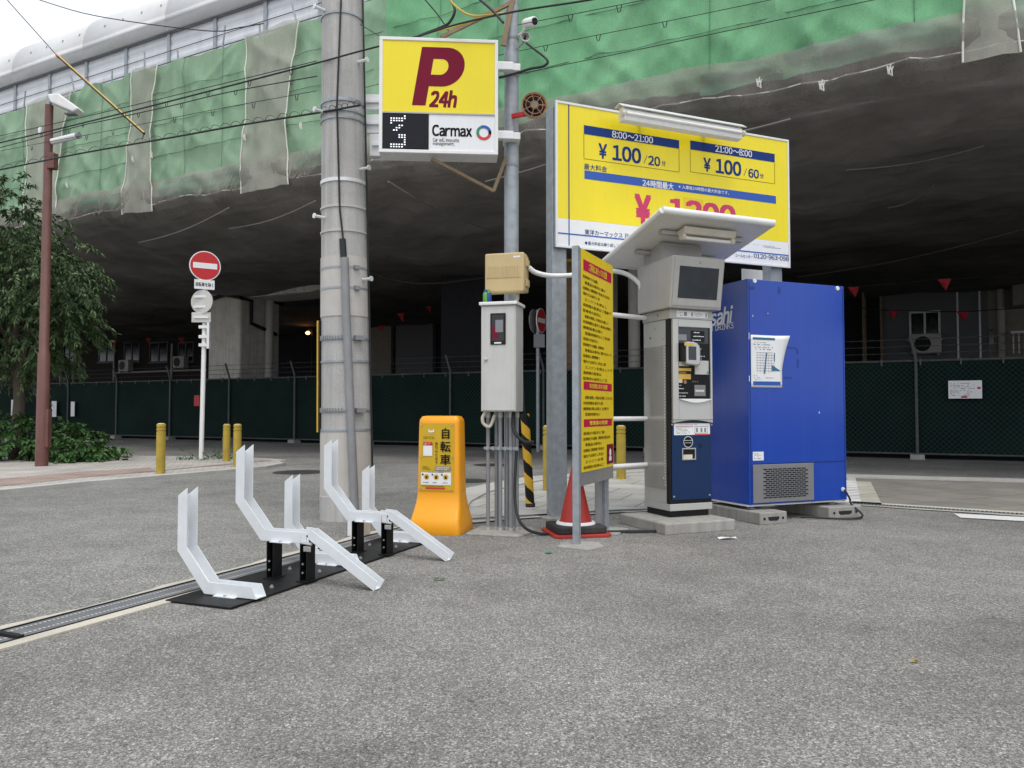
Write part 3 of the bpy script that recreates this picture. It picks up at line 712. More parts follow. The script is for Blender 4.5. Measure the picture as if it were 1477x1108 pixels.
for px, py in ((195, 228), (222, 222), (356, 196), (437, 180), (100, 265), (1096, 118), (1186, 122), (1284, 100)):
    t, z = v_hit(px, py, -0.15)
    for j in range(5):
        a = j * 1.3; mb.tube([(t, -0.2, z), (t + 0.05 * cos(a), -0.24, z + 0.05 * sin(a)), (t + 0.03 * cos(a + 1), -0.22, z - 0.07 - 0.02 * j)], 0.012, 5)
    mb.build('tied_rope', 'rope', nets); mb = MB()
# scaffold tube ends above the sheets and standing rail
mb = MB()
t = -34.0; i = 0
while t < 3:
    lean = (0.0, -0.4, 0.25)[i % 3] * (1 if i % 2 else 0.3); mb.tube([(t, 0.25, 10.2), (t + lean, 0.2, 11.35 + 0.25 * (i % 2))], 0.026, 6); t += 1.55; i += 1
mb.build('scaffold_tube', 'galv', nets, smooth=True)
mb = MB().tube([(-60, 0.3, 11.12), (12, 0.3, 11.12)], 0.012, 5).tube([(-60, 0.3, 11.45), (12, 0.3, 11.45)], 0.010, 5)
mb.build('guard_wire', 'cable', nets)
# net seams and cords that hang under the deck
mb = MB()
for (a, b) in (((940, 205), (1140, 172)), ((1220, 245), (1420, 210)), ((1150, 400), (1477, 330)), ((900, 190), (700, 262)), ((200, 350), (330, 300)), ((330, 330), (455, 290)), ((560, 262), (700, 330)), ((1345, 268), (1280, 300))):
    p = []
    for j in range(9):
        x = a[0] + (b[0]-a[0]) * j / 8; y = a[1] + (b[1]-a[1]) * j / 8 + 7 * sin(j / 8 * pi)
        r = ray(x, y); tt = (6.02 - CAMH) / r.z; P = CAM + r * tt - V0; p.append((P.dot(FV), P.dot(GV), 6.02))
    MB().tube(p, 0.018, 5).build('hanging_cord', 'undernet', nets)

# the deck is a low one: size the modelled viaduct to its real clearance of about 5.4 m
KS = 0.80
def resize(root):
    root.location = (V0.x * KS, V0.y * KS, 0)
    for ch in root.children_recursive:
        for v in ch.data.vertices: v.co = Vector((v.co.x * KS, v.co.y * KS, 1 + (v.co.z - 1) * KS))
bpy.context.view_layer.update()
resize(via); resize(nets)

# ------------------------------------------------------------------ piers and the dark things under the deck
def vworld(t, q): return vp(t, q, 0)
def pier(label, px, d_y, w, dp, pipes, beam, name='concrete_pier', m='pier'):
    c = AT(px, 592, d_y); root = thing(name, label, 'pier', (c.x, c.y, 0), AV)
    MB().box(-w, 0, 0, dp, 0, 6.6).build('shaft', m, root, bevel=0.08)
    if beam: MB().prism([(-w - 0.5, 6.4), (-w - 0.5, 5.5), (0.2, 5.0), (3.0, 5.0), (5.0, 5.3), (5.0, 6.4)], lambda a, b, c_: (a, c_, b), 0.25, dp - 0.25).build('cross_beam', m, root)
    mb = MB()
    for (x, y, r_) in pipes: mb.tube([(x, y, 0), (x, y, 6.3)], r_, 12)
    if pipes: mb.build('drain_pipe', 'pole_wrap', root, smooth=True)
    return root
pA_ = pier('tall pale concrete pier left of the utility pole, with dark pipes bent round its top', 345, 27.0, 1.6, 1.9, [(0.17, 1.2, 0.16)], True)
mb = MB()
mb.tube([(-1.7, -0.1, 4.95), (-0.6, -0.12, 5.1), (0.1, -0.12, 4.95), (0.12, 0.4, 4.9), (0.12, 0.4, 4.1), (0.12, 1.6, 3.8)], 0.07, 8)
mb.tube([(-0.2, -0.1, 5.25), (0.12, 0.0, 5.2), (0.14, 1.9, 4.95)], 0.06, 8)
mb.build('bent_pipe', 'black', pA_, smooth=True)
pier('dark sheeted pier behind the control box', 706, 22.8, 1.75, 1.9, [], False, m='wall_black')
mb_px = pier('pale concrete column with round pipe seen between yellow panel and payment machine', 884, 21.0, 0.55, 0.5, [(0.62, 0.0, 0.16)], False)
# boarded timber post behind the sign
c = AT(836, 592, 20.5); wb = thing('plywood_hoarding', 'brown plywood boarding seen between the sign post and the yellow panel', 'hoarding', (c.x, c.y, 0), AV)
MB().box(-0.55, 0.15, 0, 0.08, 0, 5.6).build('board', 'wood', wb); MB().box(-0.6, 0.2, -0.04, 0, 5.0, 5.12).build('yellow_band', 'hazy', wb)
# facades under the far side of the deck
QF = 17.6
def facade(name, label, ta, tb, m, zt=8.2):
    root = thing(name, label, 'building', vp(ta, QF, 0), AV)
    MB().box(0, tb - ta, 0, 6, 0, zt).build('wall', m, root)
    return root
def fpos(px, py, q=QF): return v_hit(px, py, q)
def window(root, ta, px0, py0, px1, py1, frame='signwhite', two=True):
    a, z1 = fpos(px0, py0); b, z0 = fpos(px1, py1); a -= ta; b -= ta
    fr = MB()
    for (x0, x1, zz0, zz1) in ((a, b, z1 - .07, z1), (a, b, z0, z0 + .07), (a, a + .07, z0 + .07, z1 - .07), (b - .07, b, z0 + .07, z1 - .07), ((a+b)/2 - .035, (a+b)/2 + .035, z0 + .07, z1 - .07)):
        fr.box(x0, x1, -0.06, 0.0, zz0, zz1)
    w = fr.build('window', frame, root)
    MB().box(a + .07, b - .07, -0.02, -0.004, z0 + .07, z1 - .07).build('pane', 'glassdark', w)
    MB().box(a - .05, b + .05, -0.12, -0.002, z0 - .07, z0 - .003).build('sill', frame, w)
tb1 = fpos(345, 500)[0]; taL = -70
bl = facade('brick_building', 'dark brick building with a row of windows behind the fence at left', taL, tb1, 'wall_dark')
for (a, b) in ((143, 166), (180, 202), (217, 243), (258, 280), (90, 112)): window(bl, taL, a, 494, b, 522, 'wall_grey')
mb = MB()
for px in (168, 251, 91, 110): 
    t, z = fpos(px, 496); mb.tube([(t - taL, -0.15, 2.9), (t - taL, -0.15, z)], 0.06, 8)
t1, z1 = fpos(168, 538); t2, _ = fpos(300, 538); mb.tube([(t1 - taL, -0.15, z1), (t2 - taL, -0.15, z1)], 0.05, 8)
mb.build('drain_pipe', 'acgrey', bl, smooth=True)
ta2, tb2 = tb1, fpos(1240, 450)[0]
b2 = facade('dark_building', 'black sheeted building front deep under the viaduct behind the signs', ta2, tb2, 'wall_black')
for (a, b_, y0, y1) in ((537, 568, 462, 545), (575, 628, 470, 545)):
    x0, z1 = fpos(a, y0); x1, z0 = fpos(b_, y1)
    MB().box(x0 - ta2, x1 - ta2, -0.25, -0.01, 0, z1).build('wall_panel', 'wall_beige' if a < 570 else 'wall_grey', b2)
tb3 = fpos(1425, 450)[0]
b3 = facade('grey_building', 'grey clad house with white sliding window behind the fence at right', tb2, tb3, 'wall_grey')
window(b3, tb2, 1311, 450, 1357, 488)
mb = MB()
for px in (1381, 1413): 
    t, _ = fpos(px, 450); mb.box(t - tb2 - .03, t - tb2 + .03, -0.05, -0.002, 0, 7.6)
mb.build('wall_trim', 'alu', b3)
x1, _ = fpos(1272, 450)
MB().box(0, x1 - tb2, -0.12, -0.01, 0, 8.0).build('dark_doorway', 'wall_black', b3)
mb = MB()
for j in range(6):
    z = 1.5 + j * 0.75; mb.bar((0.2, -0.4, z), (0.2, -1.4, z), .05, .05)
for xx, yy in ((0.2, -0.4), (0.2, -1.4), (0.75, -0.4)): mb.box(xx - .04, xx + .04, yy - .04, yy + .04, 0, 5.9)
mb.build('steel_stair_frame', 'brown', b3)
b4 = facade('beige_building', 'beige block with drainpipe and small white railing at the far right edge', tb3, 60, 'wall_beige')
t, _ = fpos(1443, 450); MB().tube([(t - tb3, -0.2, 1.6), (t - tb3, -0.2, 7.2)], 0.12, 12).build('drain_pipe', 'pole_wrap', b4, smooth=True)
x0, z1 = fpos(1456, 405); x0 -= tb3
MB().box(x0, x0 + 6, -0.9, -0.01, fpos(1456, 445)[1], 7.6).build('bay', 'wall_beige', b4)
x0, z1 = fpos(1457, 484); x0 -= tb3; _, z0 = fpos(1457, 512); rl = MB()
for j in range(20): rl.box(x0 + j * 0.16, x0 + j * 0.16 + .035, -0.82, -0.78, z0, z1)
rl.box(x0 - .05, x0 + 3.3, -0.86, -0.74, z1, z1 + .08); rl.build('railing', 'signwhite', b4)
x0, z1 = fpos(1426, 475); x1, z0 = fpos(1433, 497)
MB().box(x0 - tb3, x1 - tb3, -0.08, -0.003, z0, z1).build('window', 'glassdark', b4)
def ac(px, py, h_px, label):
    t, z = fpos(px, py); s = h_px / 26.0
    P = vp(t, QF, z); root = thing('air_conditioner', label, 'air conditioner', P, AV, 'air conditioner units on the far walls')
    MB().box(-0.48, 0.48, -0.45, -0.08, -0.36, 0.36).build('casing', 'acgrey', root, bevel=0.02)
    MB().lathe((-0.12, -0.449, 0), [(0.27, 0), (0.27, 0.02), (0.24, 0.03)], 24, (0, -1, 0)).build('fan_grille', 'black', root)
    mb = MB(); mb.box(-0.4, -0.34, -0.45, 0.0, -0.42, -0.362).box(0.34, 0.4, -0.45, 0.0, -0.42, -0.362); mb.build('bracket', 'galv', root)
ac(1336, 497, 20, 'air conditioner unit below the white sliding window of the grey house')
ac(187, 528, 16, 'air conditioner unit on the dark brick wall, left of the other one there')
ac(266, 523, 16, 'air conditioner unit on the dark brick wall beside the round sign')

# ------------------------------------------------------------------ screened fence
QN = 3.3
fen = thing('mesh_fence', 'long chain link fence with dark green screen and barbed wire on top', 'fence', vp(0, QN, 0), AV)
f0, f1 = -46.0, 34.0
MB().grid(500, 8, lambda u, v: (f0 + (f1 - f0) * u, 0.05 * mnoise.noise(Vector((u * 60, v * 2, 0))) + 0.02 * mnoise.noise(Vector((u * 240, v * 4, 3))), 0.12 + 1.88 * v)).build('screen', 'cloth', fen, smooth=True, fix=False)
MB().tube([(f0, -0.02, 2.02), (f1, -0.02, 2.02)], 0.025, 8).build('top_rail', 'fencepost', fen, smooth=True)
MB().tube([(f0, -0.02, 0.11), (f1, -0.02, 0.11)], 0.02, 8).build('bottom_rail', 'fencepost', fen, smooth=True)
w = MB()
for z, y in ((2.18, -0.02), (2.32, -0.06), (2.46, -0.10)): w.tube([(f0, y, z), (f1, y, z)], 0.006, 4)
x = f0
while x < f1:
    for z, y in ((2.18, -0.02), (2.32, -0.06), (2.46, -0.10)): w.bar((x, y, z - .02), (x + .02, y, z + .02), .006, .006)
    x += 0.2
w.build('barbed_wire', 'fencepost', fen)
tp = v_hit(651, 600, QN)[0]; x = tp - 2.82 * 15
while x < f1:
    MB().tube([(x, -0.06, 0), (x, -0.06, 2.08), (x - 0.10, -0.14, 2.52)], 0.032, 8).build('post', 'fencepost', fen, smooth=True)
    MB().box(x - .13, x + .13, -0.2, 0.08, 0, 0.10).build('post_base', 'conc', fen)
    x += 2.82
mb = MB(); x = f0
while x < f1: mb.box(x, x + .03, -0.055, -0.001, 1.93, 2.06); x += 0.72
mb.build('clip', 'fencepost', fen)
MB().box(f0, f1, 0.35, 0.5, 0, 0.22).build('gap_strip', 'wall_black', fen)  # black strip behind the screen, fills the dark gap below it
def fence_sign(px, py, w, h, label, m='signwhite', red=False, name='notice_board'):
    t, z = v_hit(px, py, QN - 0.12); root = thing(name, label, 'notice', vp(t, QN - 0.12, z), AV, None)
    MB().box(-w/2, w/2, -0.01, 0.01, -h/2, h/2).build('board', m, root, bevel=0.004)
    if red:
        k = MB(); marks(k, (-w/2 + .03, -h/2 + .05, w/2 - .05, h/2 - .04), -0.0125, 8, 0.6, 4); k.build('small_print', 'inkgrey', root)
        k = MB(); k.rect(w*.36, w*.46, h*.02, h*.14, -0.0135); k.rect(-w*.12, w*.06, -h*.46, -h*.36, -0.0135); k.build('red_mark', 'signred', root)
    return root
fence_sign(1392, 562, 0.58, 0.36, 'white notice board with small print and red marks on the right hand fence', red=True)
fence_sign(19, 588, 0.26, 0.62, 'narrow white tag on the fence at the left edge of the street')
fence_sign(78, 590, 0.30, 0.60, 'white paper tag on the fence just right of the red brown pole')
fence_sign(105, 590, 0.22, 0.55, 'pointed white paper tag on the fence, second right of the red brown pole')
fence_sign(284, 578, 0.26, 0.36, 'small red framed notice on the fence beside the no entry post', 'signred')

# pennants on strings under the deck
def pennants(label, items, q, ends):
    root = thing('pennant_string', label, 'pennant string', vp(0, q, 0), AV)
    P = []
    for px, py, s in items: t, z = v_hit(px, py, q); P.append((t, z, s))
    e0 = v_hit(*ends[0], q); e1 = v_hit(*ends[1], q)
    pts = [(e0[0], 0, e0[1])] + [(t, 0, z) for t, z, s in P] + [(e1[0], 0, e1[1])]
    MB().tube(pts, 0.012, 4).build('string', 'cable', root)
    for t, z, s in P:
        o = MB().add([(t - s, 0, z), (t + s, 0, z), (t + .03, 0.08, z - 1.8 * s), (t, -0.06, z - s * 0.7)], [(0, 3, 1), (0, 2, 3), (1, 3, 2)]).build('pennant', 'pennant', root, fix=False)
        sm = o.modifiers.new('s', 'SOLIDIFY'); sm.thickness = 0.006
pennants('near string of red pennants under the deck right of the blue machine', [(1231, 414, 0.125), (1362, 402, 0.14)], 4.6, ((1100, 400), (1560, 396)))
pennants('far string of red pennants in front of the grey house window', [(1287, 448, 0.14), (1389, 450, 0.15)], 9.0, ((1180, 440), (1540, 440)))
pennants('string of dark red pennants in front of the brick building at left', [(164, 490, 0.22), (213, 487, 0.22), (261, 487, 0.22)], 12.0, ((100, 480), (345, 480)))
pennants('string of red pennants behind the utility pole, near its right side', [(549, 470, 0.13), (578, 452, 0.17), (618, 442, 0.13)], 8.0, ((500, 480), (690, 420)))
for (px, py, q, lab) in ((76, 477, 14, 'small lit orange lamp in the dark behind the tree'), (444, 481, 14, 'small lit orange lamp beyond the fence left of the utility pole'), (687, 428, 12, 'small lit orange lamp beyond the fence left of the beige box')):
    t, z = v_hit(px, py, q); root = thing('street_lamp', lab, 'lamp', vp(t, q, 0), AV, 'lit lamps deep under the viaduct')
    MB().tube([(0.3, 0, 0), (0.3, 0, z + 0.2), (0.0, 0, z + 0.15)], 0.04, 8).build('post', 'black', root)
    MB().lathe((0, 0, z - 0.06), [(0.02, 0), (0.10, 0.04), (0.11, 0.09), (0.05, 0.16)], 12).build('bulb', 'lamp', root, smooth=True)
# cable sagging under the deck near the utility pole
cb = MB().tube([AT(x, y, 19) for x, y in ((524, 388), (560, 402), (600, 409), (640, 408), (700, 400))], 0.03, 6).build('hanging_cable', 'cable'); tag(cb, 'grey cable sagging in the dark right of the utility pole', 'cable')

# ------------------------------------------------------------------ tree, shrubs
def leaf_cloud(n_clump, center, rad, seed, leaf=(0.115, 0.020), per=34, droop=0.5, inner=0.3):
    r = random.Random(seed); vs = []; fs = []
    for c in range(n_clump):
        while True:
            p = Vector((r.uniform(-1, 1), r.uniform(-1, 1), r.uniform(-1, 1)))
            if inner < p.length < 1: break
        lump = 0.82 + 0.35 * mnoise.noise(p * 2.3 + Vector((seed, 0, 0)))
        cc = Vector((center[0] + p.x * rad[0] * lump, center[1] + p.y * rad[1] * lump, center[2] + p.z * rad[2] * lump))
        out = Vector((p.x, p.y, p.z * 0.5 - 0.15)).normalized(); L = r.uniform(0.25, 0.55)
        for k in range(per):
            s = r.random(); base = cc + out * (s * L) + Vector((0, 0, -droop * s * s * L))
            d = (out * 0.6 + Vector((r.uniform(-1, 1), r.uniform(-1, 1), r.uniform(-1, 0.45)))).normalized()
            d.z -= droop * 0.5; d.normalize()
            w = d.cross(Vector((r.uniform(-1, 1), r.uniform(-1, 1), 1.2))).normalized()
            l = leaf[0] * r.uniform(0.7, 1.3); ww = leaf[1] * r.uniform(0.8, 1.3)
            i = len(vs); m_ = base + d * l * 0.45 + Vector((0, 0, 0.012)); t_ = base + d * l + Vector((0, 0, -0.02))
            vs += [tuple(base), tuple(m_ + w * ww), tuple(t_), tuple(m_ - w * ww)]; fs.append((i, i+1, i+2, i+3))
    return vs, fs
def tree(label, base, crowns, seed):
    root = thing('oak_tree', label, 'tree', base, 0)
    mb = MB()
    mb.tube([(0, 0, 0), (0.03, 0.02, 1.2), (-0.05, 0, 2.4), (0.02, 0, 4.2)], [0.14, 0.11, 0.09, 0.04], 10)
    for c, rd in crowns:
        mb.tube([(0, 0, 1.6), (c[0] * 0.5, c[1] * 0.5, 1.9 + (c[2] - 1.9) * 0.55), c], [0.06, 0.04, 0.012], 7)
        r = random.Random(seed)
        for k in range(6):
            e = Vector(c) + Vector((r.uniform(-.7, .7) * rd[0], r.uniform(-.7, .7) * rd[1], r.uniform(-.5, .6) * rd[2]))
            mb.tube([(c[0]*0.6, c[1]*0.6, 1.9 + (c[2]-1.9)*0.7), (Vector(c) + e) / 2, e], [0.025, 0.015, 0.006], 5)
    mb.build('trunk', 'bark', root, smooth=True)
    L = MB()
    for i, (c, rd) in enumerate(crowns):
        n = int(rd[0] * rd[1] * rd[2] * 100) + 40
        vs, fs = leaf_cloud(n, c, rd, seed + i * 7); L.add(vs, fs)
    L.build('crown', 'leaf', root, fix=False)
tb = AT(62, 640, 15.2)
tree('bushy evergreen oak with narrow leaves overhanging the pavement at left', (tb.x - 0.65, 15.4, 0), [((-0.5, 0, 4.4), (1.4, 1.3, 1.35)), ((0.7, -0.3, 3.7), (1.15, 1.0, 1.0)), ((-1.4, 0.2, 3.1), (1.3, 1.1, 1.1)), ((0.75, 0.1, 2.85), (0.75, 0.8, 0.6)), ((-0.3, -0.2, 2.75), (1.1, 1.0, 0.6)), ((1.0, 0.0, 3.2), (0.5, 0.6, 0.5)), ((0.1, 0.4, 2.0), (0.7, 0.6, 0.3)), ((-1.0, 0.0, 2.2), (0.9, 0.8, 0.5))], 11)
def shrub(label, px, d, h, rx, seed):
    c = AT(px, 592, d); root = thing('shrub', label, 'shrub', (c.x, d, 0), 0, 'shrubs in the planting bed')
    mb = MB(); r = random.Random(seed)
    for k in range(9): mb.tube([(r.uniform(-.1, .1), r.uniform(-.1, .1), 0), (r.uniform(-.4, .4) * rx, r.uniform(-.3, .3), h * 0.8)], [0.014, 0.005], 5)
    mb.build('stems', 'bark', root)
    vs, fs = leaf_cloud(int(120 * rx), (0, 0, h * 0.5), (rx, 0.6, h * 0.5), seed, (0.13, 0.04), 22, 0.35, 0.15)
    MB().add(vs, fs).build('foliage', 'leaf2', root, fix=False)
shrub('tall leafy shrub left of the red brown pole', 22, 15.2, 0.85, 0.7, 21)
shrub('middle leafy shrub just right of the red brown pole', 88, 15.6, 0.74, 0.6, 22)
shrub('low spreading shrub at the right end of the planting bed', 122, 15.0, 0.42, 0.55, 23)
vs, fs = leaf_cloud(60, (G(305, 664).x, G(305, 664).y, 0.03), (0.7, 0.12, 0.05), 5, (0.06, 0.012), 12, 0.0, 0.0)
tag(MB().add(vs, fs).build('grass_tuft', 'leaf2', fix=False), 'thin weeds growing round the foot of the no entry post', 'grass', kind='stuff')

# ------------------------------------------------------------------ bollards, poles and traffic signs at the back
def bollard(px, ybase, ytop, label, first=None):
    c = G(px, ybase); h = 1 - (ytop - 592) / F_PX * c.y
    root = thing('bollard', label, 'bollard', (c.x, c.y, 0), 0, 'yellow bollards along the pavements')
    MB().lathe((0, 0, 0), [(0.068, 0), (0.068, h - 0.13), (0.060, h - 0.125), (0.060, h - 0.11), (0.068, h - 0.105), (0.068, h - 0.075), (0.060, h - 0.07), (0.060, h - 0.055), (0.068, h - 0.05), (0.066, h - 0.012), (0.05, h)], 22).build('post', 'bollard', root, smooth=True)
    MB().lathe((0, 0, h - 0.001), [(0.05, 0), (0.045, 0.006)], 22).build('cap', 'ivory', root)
for a in ((231.5, 685, 611, 'yellow bollard alone at the edge of the brick pavement'), (326.5, 667, 612, 'yellow bollard nearest the no entry post'), (342, 675, 612, 'yellow bollard second right of the no entry post'),
          (791, 709, 614, 'yellow bollard half hidden by the big sign post'), (896, 692, 614, 'yellow bollard between the yellow panel and payment machine')): bollard(*a)
# red-brown lamp pole
c = G(60, 674); root = thing('street_light', 'tall red brown street light pole with LED head on the brick pavement', 'street light', (c.x, c.y, 0), 0)
top = AT(71, 152, c.y); lx_ = top.x - c.x
MB().tube([(0, 0, 0), (lx_ * 0.3, 0, 2.0), (lx_ * 0.31, 0, 2.02), (lx_, 0, top.z)], [0.105, 0.098, 0.082, 0.068], 16).build('pole', 'redpole', root, smooth=True)
MB().tube([(lx_, 0, top.z), (lx_, 0, top.z + 0.16)], 0.04, 10).build('top_spigot', 'galv', root)
hd = MB(); R = c.y / F_PX
def pl(px, py): P = AT(px, py, c.y); return (P.x - c.x, P.z)
a = pl(73, 143); b = pl(118, 160)
hd.prism([(a[0], a[1] + .05), (a[0] + .06, a[1] - .1), (b[0] - .1, b[1] - .06), (b[0], b[1]), (b[0] - .05, b[1] + .05), (a[0] + .2, a[1] + .06)], lambda u, v, w_: (u, w_, v), -0.12, 0.12)
hd.build('lamp_head', 'white', root, bevel=0.025)
hd2 = MB().box((a[0] + b[0]) / 2, b[0] - 0.1, -0.07, 0.07, b[1] - 0.075, b[1] - 0.055); hd2.build('led_panel', 'inkgrey', root)
a = pl(76, 205); b = pl(119, 198)
MB().tube([(a[0], -0.02, a[1]), (b[0], -0.1, b[1])], 0.055, 14).build('camera_tube', 'alu', root, smooth=True)
MB().lathe((b[0], -0.1, b[1]), [(0.057, -0.05), (0.057, 0.01)], 14, (1, -0.15, 0.16)).build('camera_cap', 'inkgrey', root)
a = pl(58, 189); MB().lathe((a[0], 0, a[1] - 0.05), [(0.03, 0), (0.035, 0.08), (0.03, 0.11), (0.01, 0.13)], 12).build('sensor', 'white', root)
a = pl(76, 230); MB().box(a[0] - .06, a[0] + .07, -0.08, 0.06, a[1] - .18, a[1] + .1).build('cable_bracket', 'redpole', root, bevel=0.01)
a = pl(68, 620); MB().box(a[0] - .05, a[0] + .05, -0.06, 0.06, 0.35, 1.02).build('service_box', 'redpole', root, bevel=0.01)
# no entry post
NO = G(290, 665)
def ne(px, py): P = AT(px, py, NO.y); return (P.x - NO.x, P.z)
root = thing('no_entry_sign', 'white post with red no entry disc above a round sign seen from behind', 'traffic sign', NO, 0)
tp_ = ne(297, 395)
MB().tube([(0, 0, 0), (tp_[0], 0, tp_[1])], 0.045, 12).build('post', 'white', root, smooth=True)
def disc(x, z, r_, ry, name, m, par, tilt=0.35, y=-0.06):
    ax = Vector((sin(tilt), -cos(tilt), 0))
    o = MB().lathe((x, y, z), [(r_, -0.012), (r_, 0.012)], 40, ax).build(name, m, par); return o, ax
xz = ne(297.5, 384.5)
dd, ax = disc(xz[0], xz[1], 0.295, 0, 'disc', 'signwhite', root, 0.55)
MB().lathe((xz[0] + ax.x * 0.013, -0.06 + ax.y * 0.013, xz[1]), [(0.276, 0), (0.276, 0.003)], 40, ax).build('red_face', 'signred', root)
lx2 = Vector((-ax.y, ax.x, 0)) ; 
mb = MB().obox(Vector((xz[0], -0.06, xz[1])) + ax * 0.019, lx2, ax, Vector((0, 0, 1)), 0.225, 0.002, 0.055); mb.build('white_bar', 'signwhite', root)
xz = ne(297, 411.5)
sg = MB().obox((xz[0], -0.07, xz[1]), lx2, ax, Vector((0, 0, 1)), 0.19, 0.008, 0.095).build('plate', 'signwhite', root, bevel=0.006)
tx = MB(); put_text(tx, '自転車を除く', (-0.165, -0.04, 0.165, 0.04), 0, 0.02)
to = tx.build('lettering', 'ink', sg); to.matrix_local = Matrix.Translation(Vector((xz[0], -0.07, xz[1])) + ax * 0.0115) @ Matrix.Rotation(atan2(lx2.y, lx2.x), 4, 'Z')
xz = ne(293.5, 436); disc(xz[0], xz[1], 0.235, 0, 'disc', 'boxgrey', root, -0.2, -0.075)
mb = MB()
for dz in (0.1, -0.1):
    mb.box(xz[0] - 0.15, xz[0] + 0.16, -0.105, -0.088, xz[1] + dz - .022, xz[1] + dz + .022)
x4 = ne(292.5, 458.5)
mb.box(x4[0] - 0.14, x4[0] + 0.15, -0.105, -0.085, x4[1] - .02, x4[1] + .02); mb.build('bracket', 'alu', root)
MB().box(x4[0] - 0.19, x4[0] + 0.19, -0.084, -0.064, x4[1] - .1, x4[1] + .1).build('plate', 'boxgrey', root, bevel=0.006)
mb = MB()
for py in (472, 486, 498): p = ne(295, py); mb.box(p[0] - .09, p[0] + .09, -0.07, 0.07, p[1] - .03, p[1] + .03)
p = ne(298, 485); mb.box(p[0] + .03, p[0] + .08, -0.08, -0.02, p[1] - .25, p[1] + .3); mb.build('clamp', 'alu', root)
# second no entry sign
N2 = G(776, 652)
root = thing('no_entry_sign', 'distant no entry sign seen edgeways between control box and big sign post', 'traffic sign', N2, 0)
def n2(px, py): P = AT(px, py, N2.y); return (P.x - N2.x, P.z)
MB().tube([(0, 0, 0), (0, 0, n2(776, 447)[1])], 0.045, 10).build('post', 'galv', root, smooth=True)
ax = Vector((sin(1.15), -cos(1.15), 0))
xz = n2(778.5, 463)
MB().lathe((xz[0] + .03, -0.06, xz[1]), [(0.30, -0.012), (0.30, 0.012)], 32, ax).build('disc', 'signwhite', root)
MB().lathe(Vector((xz[0] + .03, -0.06, xz[1])) + ax * 0.0125, [(0.28, 0), (0.28, 0.003)], 32, ax).build('red_face', 'signred', root)
l3 = Vector((-ax.y, ax.x, 0)); MB().obox(Vector((xz[0] + .03, -0.06, xz[1])) + ax * 0.018, l3, ax, Vector((0, 0, 1)), 0.22, 0.002, 0.055).build('white_bar', 'signwhite', root)
MB().lathe((xz[0] - .14, 0.06, xz[1]), [(0.29, -0.012), (0.29, 0.012)], 32, ax).build('disc', 'pvc', root)
p = n2(777, 492); MB().box(p[0] - .12, p[0] + .14, -0.1, 0.1, p[1] - .16, p[1] + .16).build('clamp', 'inkgrey', root)

# ------------------------------------------------------------------ utility pole
UB = Vector((-1.53, 7.17, 0))
up = thing('utility_pole', 'thick grey concrete utility pole with steel bands and a flat grey cable guard', 'utility pole', UB, 0)
def uc(z): return Vector((-0.0168 * z, 0, z))
def ur(z): return 0.238 - 0.0105 * z
def ucyl(z0, z1, dr_, n=36): return MB().tube([uc(z0), uc(z1)], [ur(z0) + dr_, ur(z1) + dr_], n)
MB().tube([uc(0), uc(0.22), uc(0.23), uc(9.5)], [0.245, 0.245, ur(.23), ur(9.5)], 40).build('shaft', 'pole_conc', up, smooth=True)
def uz(py): return 1 + (592 - py) / F_PX * (UB.y - 0.2)
ucyl(uz(455), uz(367), 0.006).build('wrap', 'pole_wrap', up, smooth=True)
ucyl(uz(716), uz(623), 0.006).build('wrap', 'pole_wrap', up, smooth=True)
for py, m in ((384, 'galv'), (414, 'galv'), (487, 'galv'), (521, 'galv'), (592, 'galv'), (621, 'galv'), (136, 'galv'), (152, 'galv'), (6, 'galv'), (255, 'alu'), (294, 'pole_wrap'), (330, 'pole_wrap'), (163, 'galv')):
    z = uz(py); th = 0.016 if py in (136, 255) else 0.010
    MB().tube([uc(z - th), uc(z + th)], [ur(z) + 0.010] * 2, 36).build('band', m, up, smooth=True)
mb = MB()
for py in (487, 592):
    z = uz(py); 
    for j in range(10):
        a = radians(-150 + j * 7); p = uc(z) + Vector((cos(a), sin(a), 0)) * (ur(z) + .012); mb.box(p.x - .004, p.x + .004, p.y - .006, p.y + .006, z - .022, z + .022)
    a = radians(-48); p = uc(z) + Vector((cos(a), sin(a), 0)) * (ur(z) + .03); mb.obox(p, Vector((cos(a + pi/2), sin(a + pi/2), 0)), Vector((cos(a), sin(a), 0)), Vector((0, 0, 1)), 0.045, 0.02, 0.02)
for py in (384, 414):
    z = uz(py); a = radians(-50); p = uc(z) + Vector((cos(a), sin(a), 0)) * (ur(z) + .02); mb.obox(p, Vector((cos(a + pi/2), sin(a + pi/2), 0)), Vector((cos(a), sin(a), 0)), Vector((0, 0, 1)), 0.025, 0.015, 0.018)
mb.build('band_clip', 'pvc', up)
mb = MB()
for (py, side) in ((0, -1), (153, -1), (310, -1), (75, 1), (236, 1), (400, 1)):
    z = uz(py); a = radians(-135) if side < 0 else radians(-30)
    d = Vector((cos(a), sin(a), 0)); p = uc(z) + d * ur(z); mb.tube([p, p + d * 0.10], 0.014, 8); mb.lathe(p + d * 0.10, [(0.024, 0), (0.024, 0.012)], 10, d)
mb.build('step_bolt', 'alu', up, smooth=True)
